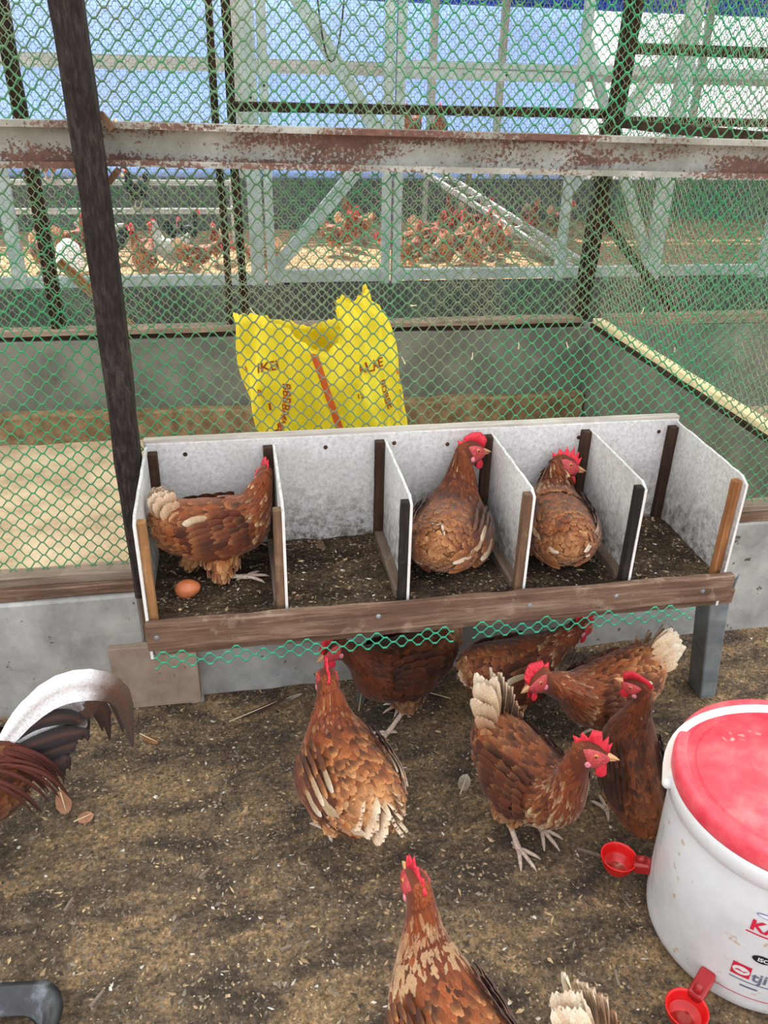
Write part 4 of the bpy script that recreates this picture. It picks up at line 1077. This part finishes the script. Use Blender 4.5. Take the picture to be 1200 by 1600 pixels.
def mat_water():
    t = NT('cup_water', 0.05, 0.5); t.base((240, 225, 205)); t.b.inputs['Transmission Weight'].default_value = 1.0; t.b.inputs['IOR'].default_value = 1.33; return t.m
M['water'] = mat_water()
M['printred'] = NT('red_print', 0.5, 0.3).base((214, 40, 70)).m
M['printgrey'] = NT('grey_blue_print', 0.5, 0.3).base((112, 116, 140)).m
M['printblue'] = NT('blue_print', 0.5, 0.3).base((130, 140, 190)).m
M['printblack'] = NT('black_print', 0.5, 0.3).base((34, 34, 36)).m
M['printwhite'] = NT('white_print', 0.5, 0.3).base((235, 235, 238)).m
BC = (.947, .925)
bk_ = tag(empty('bucket', (BC[0], BC[1], 0.0)), 'big white plastic drinker bucket with a scuffed red lid', 'bucket')
def brad(z): return .1965+(.2035-.1965)*min(1, max(0, z/.34))
prof = [(0, .004), (.17, .004), (.188, .006), (.1945, .014), (.1965, .028)]+[(brad(z), z) for z in np.linspace(.05, .325, 12)]+[(.2045, .330), (.2085, .334), (.2095, .36), (.2085, .372), (.2045, .376), (.2045, .392), (.200, .394), (.195, .39), (.19, .05), (0, .04)]
MB().lathe(prof, 96).build('pail', M['bucket'], bk_, True)
lid = MB().lathe([(.200, .372), (.2085, .374), (.2105, .380), (.2105, .402), (.2085, .411), (.2055, .4145), (.204, .415), (.190, .415), (.1885, .4148), (.1875, .413), (.1865, .400), (.1855, .3985), (.184, .398), (.172, .398), (.1705, .3985), (.168, .401), (.1665, .402), (.0, .4025)], 96).build('lid', M['lid'], bk_, True)
for (a, r_, s_) in ((-40, .10, .014), (20, .06, .02), (-75, .12, .016), (-10, .14, .009)):   # dried droppings on the lid
    m = MB(); m.blob((r_*math.cos(R(a)), r_*math.sin(R(a)), .4035), (s_, s_*.7, .003), 14, 6)
    m.build('dried_splash', M['cream'], bk_, True)
# carrying strap: a flat bail hinged at two ears, folded back over the lid
EA = R(160); ax = Vector((math.cos(EA), math.sin(EA), 0)); per = Vector((-ax.y, ax.x, 0))
if per.y < 0: per = -per
def bail():
    vs = []; fs = []; n = 30; lift = R(38)
    dirv = per*math.cos(lift)+Vector((0, 0, 1))*math.sin(lift); nr = per*-math.sin(lift)+Vector((0, 0, 1))*math.cos(lift)
    for i in range(n+1):
        t = math.pi*i/n
        c = ax*(.216*math.cos(t)) + dirv*(.165*math.sin(t)**.7 if t not in (0, math.pi) else 0) + Vector((0, 0, .352))
        if i in (0, n): c = ax*(.216*math.cos(t))+Vector((0, 0, .352))
        out = (ax*math.cos(t)+dirv*math.sin(t)).normalized()
        for (p, q) in ((-1, -1), (1, -1), (1, 1), (-1, 1)): vs.append(c+nr*(p*.0018)+out*(q*.0075))
    for i in range(n):
        a = i*4
        fs += [(a+k, a+(k+1) % 4, a+4+(k+1) % 4, a+4+k) for k in range(4)]
    fs += [(0, 1, 2, 3), (n*4+3, n*4+2, n*4+1, n*4)]
    mk('strap_handle', vs, fs, M['strap'], bk_)
    for s_ in (1, -1):
        MB().blob(ax*(.213*s_)+Vector((0, 0, .352)), (.011, .011, .011), 12, 8).build('handle_ear', M['bucket'], bk_, True)
bail()
def cup(ang, z0, rad, label):
    d = Vector((math.cos(R(ang)), math.sin(R(ang)), 0))
    c = d*rad+Vector((0, 0, z0))
    e = empty('drinking_cup', c, R(ang), bk_)
    m = MB().lathe([(0, -.034), (.012, -.033), (.024, -.026), (.032, -.012), (.0355, .004), (.0375, .006), (.038, .009), (.0365, .010), (.0335, .006), (.030, -.010), (.022, -.023), (.011, -.029), (0, -.030)], 36)
    cp = m.build('cup_bowl', M['redcup'], e, True)
    MB().lathe([(0, -.012), (.0285, -.012), (.0275, -.0135), (0, -.0135)], 32).build('water', M['water'], cp, True)
    a = MB().bar((-.030, 0, .000), (.196-rad, 0, .008), .030, .026)
    ar = a.build('nipple_arm', M['redclear'], e); bv = ar.modifiers.new('round', 'BEVEL'); bv.width = .006; bv.segments = 3
    MB().tube([(-.038, 0, .012), (-.046, 0, .022), (-.05, 0, .024)], [.008, .008, .005], 12).build('valve', M['redclear'], ar, True)
    tag(e, label)
cup(149.5, .075, .262, None); cup(216.5, .050, .288, None)
def wrap(ang0, z0, vs, fs, mat, name, off=.0011, slope=0.0):
    P = []
    for x, y in vs:
        z = z0+y+slope*x; a = R(ang0)+x/brad(z); r_ = brad(z)+off
        P.append((r_*math.cos(a), r_*math.sin(a), z))
    return mk(name, P, fs, mat, bk_)
v, f = text_pts('KA', .036, .0012); wrap(-133, .226, v, f, M['printred'], 'printed_letters')
v, f = text_pts('tjiv', .034, .0006); wrap(-124.5, .098, v, f, M['printgrey'], 'printed_letters')
def grid_rect(w, h, n=8): 
    vs = [(w*i/n, h*j) for j in (0, 1) for i in range(n+1)]; return vs, [(i, i+1, n+2+i, n+1+i) for i in range(n)]
def disc(cx, cy, rx, ry, n=28):
    return [(cx, cy)]+[(cx+rx*math.cos(6.2832*k/n), cy+ry*math.sin(6.2832*k/n)) for k in range(n)], [(0, 1+k, 1+(k+1) % n) for k in range(n)]
v, f = grid_rect(.032, .032); wrap(-134.6, .098, v, f, M['printred'], 'printed_logo')
v, f = disc(.016, .016, .0145, .0105); wrap(-134.6, .098, v, f, M['printwhite'], 'printed_logo', .0015)
v = [(.004, .012), (.010, .018), (.016, .017), (.022, .013), (.028, .020), (.022, .0165), (.016, .014), (.010, .014)]; wrap(-134.6, .098, v, [(0, 1, 7), (1, 2, 6, 7), (2, 3, 5, 6), (3, 4, 5)], M['printred'], 'printed_logo', .0019)
v, f = disc(.016, .010, .017, .010); wrap(-127.2, .150, v, f, M['printblack'], 'printed_logo')
v, f = text_pts('ISO', .013, .0004); wrap(-124.9, .1555, v, f, M['printwhite'], 'printed_letters', .0015)
v, f = disc(.02, .006, .022, .006); wrap(-131.5, .262, v, f, M['printblue'], 'printed_logo')
v, f = disc(.02, .006, .019, .004); wrap(-131.5, .262, v, f, M['printwhite'], 'printed_logo', .0015)
for (a0, z, w, h, mt) in ((-134, .2165, .07, .0032, 'printred'), (-134.5, .088, .08, .0022, 'printgrey'), (-128.5, .074, .03, .004, 'printgrey'), (-146, .048, .14, .0016, 'printred')):
    v, f = grid_rect(w, h, 16); wrap(a0, z, v, f, M[mt], 'printed_line')
for k in range(7):      # columns of small print on the far flank, too fine to read
    v, f = grid_rect(.016, .0016, 4); wrap(161-1.0*k, .085+.012*k, v, f, M['printgrey'], 'printed_line')
for k in range(5):
    v, f = grid_rect(.014, .0014, 4); wrap(160, .205+.011*k, v, f, M['printgrey'], 'printed_line')

# ------------------------------------------------------------------ black tray at the lower left
M['blacktray'] = m_mottle('black_tray_plastic', [(0.3, (28, 29, 32)), (0.5, (52, 54, 58)), (0.66, (128, 132, 142)), (0.8, (176, 180, 190))], 16, 0.3, 0.5, bump=0)
def tray():
    def rr(hw, hd, rad, z, n=8):
        out = []
        for cx, cy, a0 in ((hw-rad, hd-rad, 0), (-hw+rad, hd-rad, 90), (-hw+rad, -hd+rad, 180), (hw-rad, -hd+rad, 270)):
            for k in range(n+1):
                a = R(a0+90*k/n); out.append((cx+rad*math.cos(a), cy+rad*math.sin(a), z))
        return out
    rings = [rr(.15, .13, .05, 0), rr(.165, .145, .05, .05), rr(.178, .158, .055, .056), rr(.180, .160, .055, .048), rr(.186, .166, .055, .048), rr(.186, .166, .055, .060), rr(.176, .156, .052, .062), rr(.160, .140, .048, .055), rr(.145, .125, .045, .010)]
    n = len(rings[0]); vs = [p for r_ in rings for p in r_]
    fs = [(i*n+k, i*n+(k+1) % n, (i+1)*n+(k+1) % n, (i+1)*n+k) for i in range(len(rings)-1) for k in range(n)]
    fs += [tuple(range(n-1, -1, -1)), tuple((len(rings)-1)*n+k for k in range(n))]
    o = tag(empty('feed_tray', (-.572, .842, .0), R(-6)), 'glossy black plastic tray with dusty rim on the dirt', 'tray')
    mk('tray_shell', vs, fs, M['blacktray'], o, True)
    q = rr(.146, .126, .045, .022); mk('feed_dirt', q, [tuple(range(len(q)))], M['binlitter'], o)
tray()

# ------------------------------------------------------------------ yellow sack
M['sack'] = m_mottle('yellow_woven_sack', [(0.3, (206, 178, 20)), (0.5, (232, 208, 34)), (0.7, (244, 226, 60))], 7, 0.5, 0.35, bump=0.25, bd=0.004, bscale=14)
M['sackred'] = NT('faded_red_print', 0.6, 0.25).base((206, 92, 40)).m
M['sackbrown'] = NT('dark_red_print', 0.6, 0.25).base((156, 62, 34)).m
def sack():
    r = tag(empty('sack', (.33, 2.36, 0.0)), 'open yellow woven plastic sack with red print standing behind the nest box', 'sack')
    def top(a):     # rim height around the mouth; a = 0 faces the nest box
        ks = [-180, -150, -115, -85, -62, -40, -22, -8, 4, 16, 24, 32, 45, 62, 80, 105, 135, 180]
        hs = [.835, .87, .90, .915, .925, .93, .905, .86, .845, .86, .965, .985, .965, .985, 1.0, .96, .88, .835]
        return float(np.interp(a, ks, hs))
    def pt(a, f, off=0.0):
        # a in degrees, f 0..1 from floor to rim
        z = top(a)*f; t = z/.95
        cx = .03-.165*max(0, t-.1); w = .205+.03*math.sin(t*3.1)-.03*(t > .98); dpt = .135+.03*math.sin(t*3.1)
        if t < .08: w *= .8+2.5*t; dpt *= .8+2.5*t
        wr = .010*math.sin(a*.075+t*9)+.007*math.sin(a*.19-t*17)+.004*math.sin(a*.4+t*5)
        ss, cc = math.sin(R(a)), -math.cos(R(a))
        ridge = .02*math.exp(-(a/9)**2)*(t < .9)
        k = 1+wr/.2
        return Vector((cx+(w*k+off)*ss, (dpt*k+off+ridge)*cc, z))
    na, nf = 144, 40; vs = []
    rr_ = random.Random(4)
    for j in range(nf+1):
        for i in range(na):
            a = -180+360*i/na; f = j/nf
            p = pt(a, f)
            if j == nf: p.z += rr_.uniform(-.006, .008)
            vs.append(p)
    fs = [(j*na+i, j*na+(i+1) % na, (j+1)*na+(i+1) % na, (j+1)*na+i) for j in range(nf) for i in range(na)] + [tuple(range(na-1, -1, -1))]
    o = mk('sack_cloth', vs, fs, M['sack'], r, True)
    so = o.modifiers.new('cloth', 'SOLIDIFY'); so.thickness = .0015; so.offset = -1
    def strip(a0, a1, f0, f1, w, mat, nm, n=30):
        V = []
        for i in range(n+1):
            f = f0+(f1-f0)*i/n; a = a0+(a1-a0)*i/n
            V += [pt(a-w, f, .0016), pt(a, f, .002), pt(a+w, f, .0016)]
        mk(nm, V, [(i*3+k, i*3+k+1, i*3+k+4, i*3+k+3) for i in range(n) for k in (0, 1)], mat, r)
    strip(16, -5, .3, .985, 2.6, M['sackred'], 'printed_stripe')
    for k in range(9):
        strip(-74, -74, .5+.04*k, .522+.04*k, 1.6, M['sackred'], 'printed_dash', 3)
        strip(74, 74, .5+.03*k, .512+.03*k, 1.4, M['sackred'], 'printed_dash', 3)
    def word(s, size, a0, z0, slope=0.0, arcr=None, mat='sackbrown', bold=.0005):
        v, f = text_pts(s, size, bold); P = []
        for x, y in v:
            if arcr:
                th = x/arcr; xx = (arcr+y)*math.cos(th)-arcr; yy = -(arcr+y)*math.sin(th)   # reads down a curve
                xx, yy = xx, yy
            else: xx, yy = x, y+slope*x
            a = a0+math.degrees(xx/.20); P.append(pt(a, max(.02, min(.99, (z0+yy)/top(a))), .0022))
        mk('printed_letters', P, f, M[mat], r)
    word('IKEI', .038, -54, .77, .25)
    word('ALAE', .040, 28, .765, .12)
    word('BBBBMNNE', .034, -36, .745, arcr=.28)
    word('BOBBE', .032, 50, .735, arcr=-.35)
    word('R', .03, -56, .70); word('I', .03, -50, .66); word('B', .03, -46, .60); word('12', .02, 20, .70)
    # frayed threads along the torn mouth
    for k in range(40):
        a = rr_.choice([rr_.uniform(-14, 24), rr_.uniform(14, 40)]); p = pt(a, .995)
        q = p+Vector((rr_.uniform(-.014, .014), rr_.uniform(-.01, .004), rr_.uniform(.003, .016)))
        MB().tube([p, (p+q)/2+Vector((0, 0, .002)), q], [.001, .001, .0006], 4).build('frayed_thread', M['sack'], r)
sack()

# ------------------------------------------------------------------ the flock in the far pen (copies share their meshes)
def copy_tree(o, parent=None):
    c = o.copy(); COL.objects.link(c)
    if parent: c.parent = parent
    for ch in o.children: copy_tree(ch, c)
    return c
protos = [hen('hen', 'brown hen standing upright on the sunlit litter of the far pen', 'hen', (-.755, 7.80, .0), 230, Pose(head_yaw=20), seed=31, dens=.25, tail_pitch=50, tail_pale=.4, pale=.4, tone=-.3),
          hen('hen', 'brown hen pecking on the sunlit litter of the far pen', 'hen', (-.30, 7.42, .0), 20, Pose(neck_pitch=70, head_pitch=-10, body_pitch=8), seed=32, dens=.25, tail_pitch=45, tail_pale=.5, pale=.4, tone=-.2)]
def clone(k, x, y, z, yaw, label, group, color=None, cat='hen', sc=1.0):
    c = copy_tree(protos[k]); c.location = (x, y, z); c.rotation_euler = (0, 0, R(yaw)); c['label'] = label; c['group'] = group; c['category'] = cat
    c.scale = tuple(q*sc for q in c.scale)
    if color:
        for ch in c.children:
            if ch.name.split('.')[0] in ('body', 'plumage', 'wing', 'tail'): ch.color = (*color, 0.0)
    return c
protos[0]['group'] = 'brown hens on the far litter by the pale roost'; protos[1]['group'] = 'brown hens on the far litter by the pale roost'
LB = 'brown hen on the sunlit far litter below the pale roost'
protos[0]['label'] = LB; protos[1]['label'] = LB
for (k, x, y, yaw) in ((0, -.10, 7.95, 250), (1, .27, 7.40, 165), (1, -.72, 7.32, 80), (0, -1.62, 7.75, 300), (0, -1.45, 8.3, 40)):
    clone(k, x, y, 0, yaw, LB, 'brown hens on the far litter by the pale roost')
for (x, yaw) in ((-1.72, 250), (-1.42, 290)):
    clone(0, x, 9.06, .625, yaw, 'brown hen perched on the upper bar of the pale roost', 'brown hens on the pale roost')
BL, WH = (.012, .014, .016), (.85, .84, .80)
for (k, x, y, z, yaw) in ((0, -1.10, 8.0, 0, 200), (0, -.42, 7.9, 0, 100), (0, -1.98, 7.3, 0, 60)):
    clone(k, x, y, z, yaw, 'black hen on the sunlit far litter', 'black hens on the far litter', BL)
clone(0, -.88, 8.86, .385, 240, 'black hen with white head perched on the lower roost bar', 'black hens on the roost', BL)
clone(0, -.44, 8.60, .0, 20, 'black hen standing under the lower roost bar', 'black hens under the roost', BL)
clone(0, -.52, 7.62, 0, 150, 'bright white hen standing in the sun on the far litter', 'white hens of the far pen', WH, sc=1.1)
clone(1, -1.25, 8.5, 0, 10, 'white hen near the roost leg in the far pen', 'white hens near the roost', WH)
CR = 'brown hen in the crowd beyond the steel door frame'
fl = random.Random(9)
spots = []
for j in range(7):
    for i in range(5):
        x = 1.60+.33*i+.16*j+fl.uniform(-.05, .05); y = 7.42+.33*j+fl.uniform(-.05, .05)
        if x < 3.05-.0*j and not (x > 2.55 and y < 8.0) and abs((x-1.98)*1.7+(y-9.22)*1.35)/2.17 > .27: spots.append((x, y))
spots += [(1.36, 9.0), (1.05, 8.3), (1.2, 8.65), (3.4, 9.3), (3.7, 9.15)]
def seg_gap(p, q, r, s_):      # smallest distance between two short ground segments
    t = np.linspace(0, 1, 9)[:, None]; A = p+(q-p)*t; B = r+(s_-r)*t
    return float(np.min(np.linalg.norm(A[:, None]-B[None], axis=2)))
solid = [(np.array((1.25, 9.35)),)*2, (np.array((2.65, 9.35)),)*2, (np.array((2.2, 9.5)),)*2, (np.array((2.2, 8.92)), np.array((3.25, 7.6))), (np.array((2.36, 8.98)), np.array((3.41, 7.66)))]
for i, (x, y) in enumerate(spots):       # each hen turns (and shuffles a little) until it stands clear of its neighbours
    k = 1 if fl.random() < .3 else 0; best = None
    for n_ in range(160):
        ya = fl.uniform(0, 360); c0 = np.array((x, y))+(np.array((fl.uniform(-1, 1), fl.uniform(-1, 1)))*.12*min(1, n_/60))
        d = np.array((math.cos(R(ya)), math.sin(R(ya)))); sg = (c0-d*.20, c0+d*(.28 if k else .17))
        gap = min([seg_gap(*sg, *o) for o in solid])
        if best is None or gap > best[0]: best = (gap, ya, c0, sg)
        if gap > .20: break
    gap, ya, c0, sg = best; solid.append(sg)
    clone(k, c0[0], c0[1], .01, ya, CR, 'flock beyond the steel frame', sc=1.08)
for (x, z) in ((1.98, 1.02), (2.28, 1.02)):
    clone(0, x, 9.35, z-.05, fl.uniform(200, 300), 'brown hen perched high above the crowd on the plank', 'hens on the high perch')
pr = tag(empty('high_perch', (2.1, 9.35, 0)), 'high plank perch on posts behind the crowded hens', 'roost')
MB().bar((-.9, 0, .95), (.6, 0, .95), .10, .04).build('perch', M['greywoodx'], pr)
for xx in (-.85, .55): MB().bar((xx, 0, .0), (xx, 0, .93), .05, .05, (0, 1, 0)).build('roost_leg', M['greywoodx'], pr)
for (x, y, yaw) in ((4.3, 4.6, 90), (3.4, 4.4, 200)):
    clone(0, x, y, .0, yaw, 'dark brown hen in the side pen beyond the cream timber strip', 'hens of the side pen', (.10, .035, .015))
# feeder and tub in the far pen
fd = tag(empty('poultry_feeder', (-1.36, 7.5, 0)), 'white hanging style feeder with orange tray in the far pen', 'feeder')
MB().lathe([(0, .32), (.03, .31), (.09, .26), (.12, .10), (.12, .05)], 32).build('hopper', M['bucket'], fd, True)
MB().lathe([(0, .0), (.15, .0), (.165, .05), (.16, .06), (.13, .03), (0, .03)], 32).build('feeder_tray', M['beak'], fd, True)
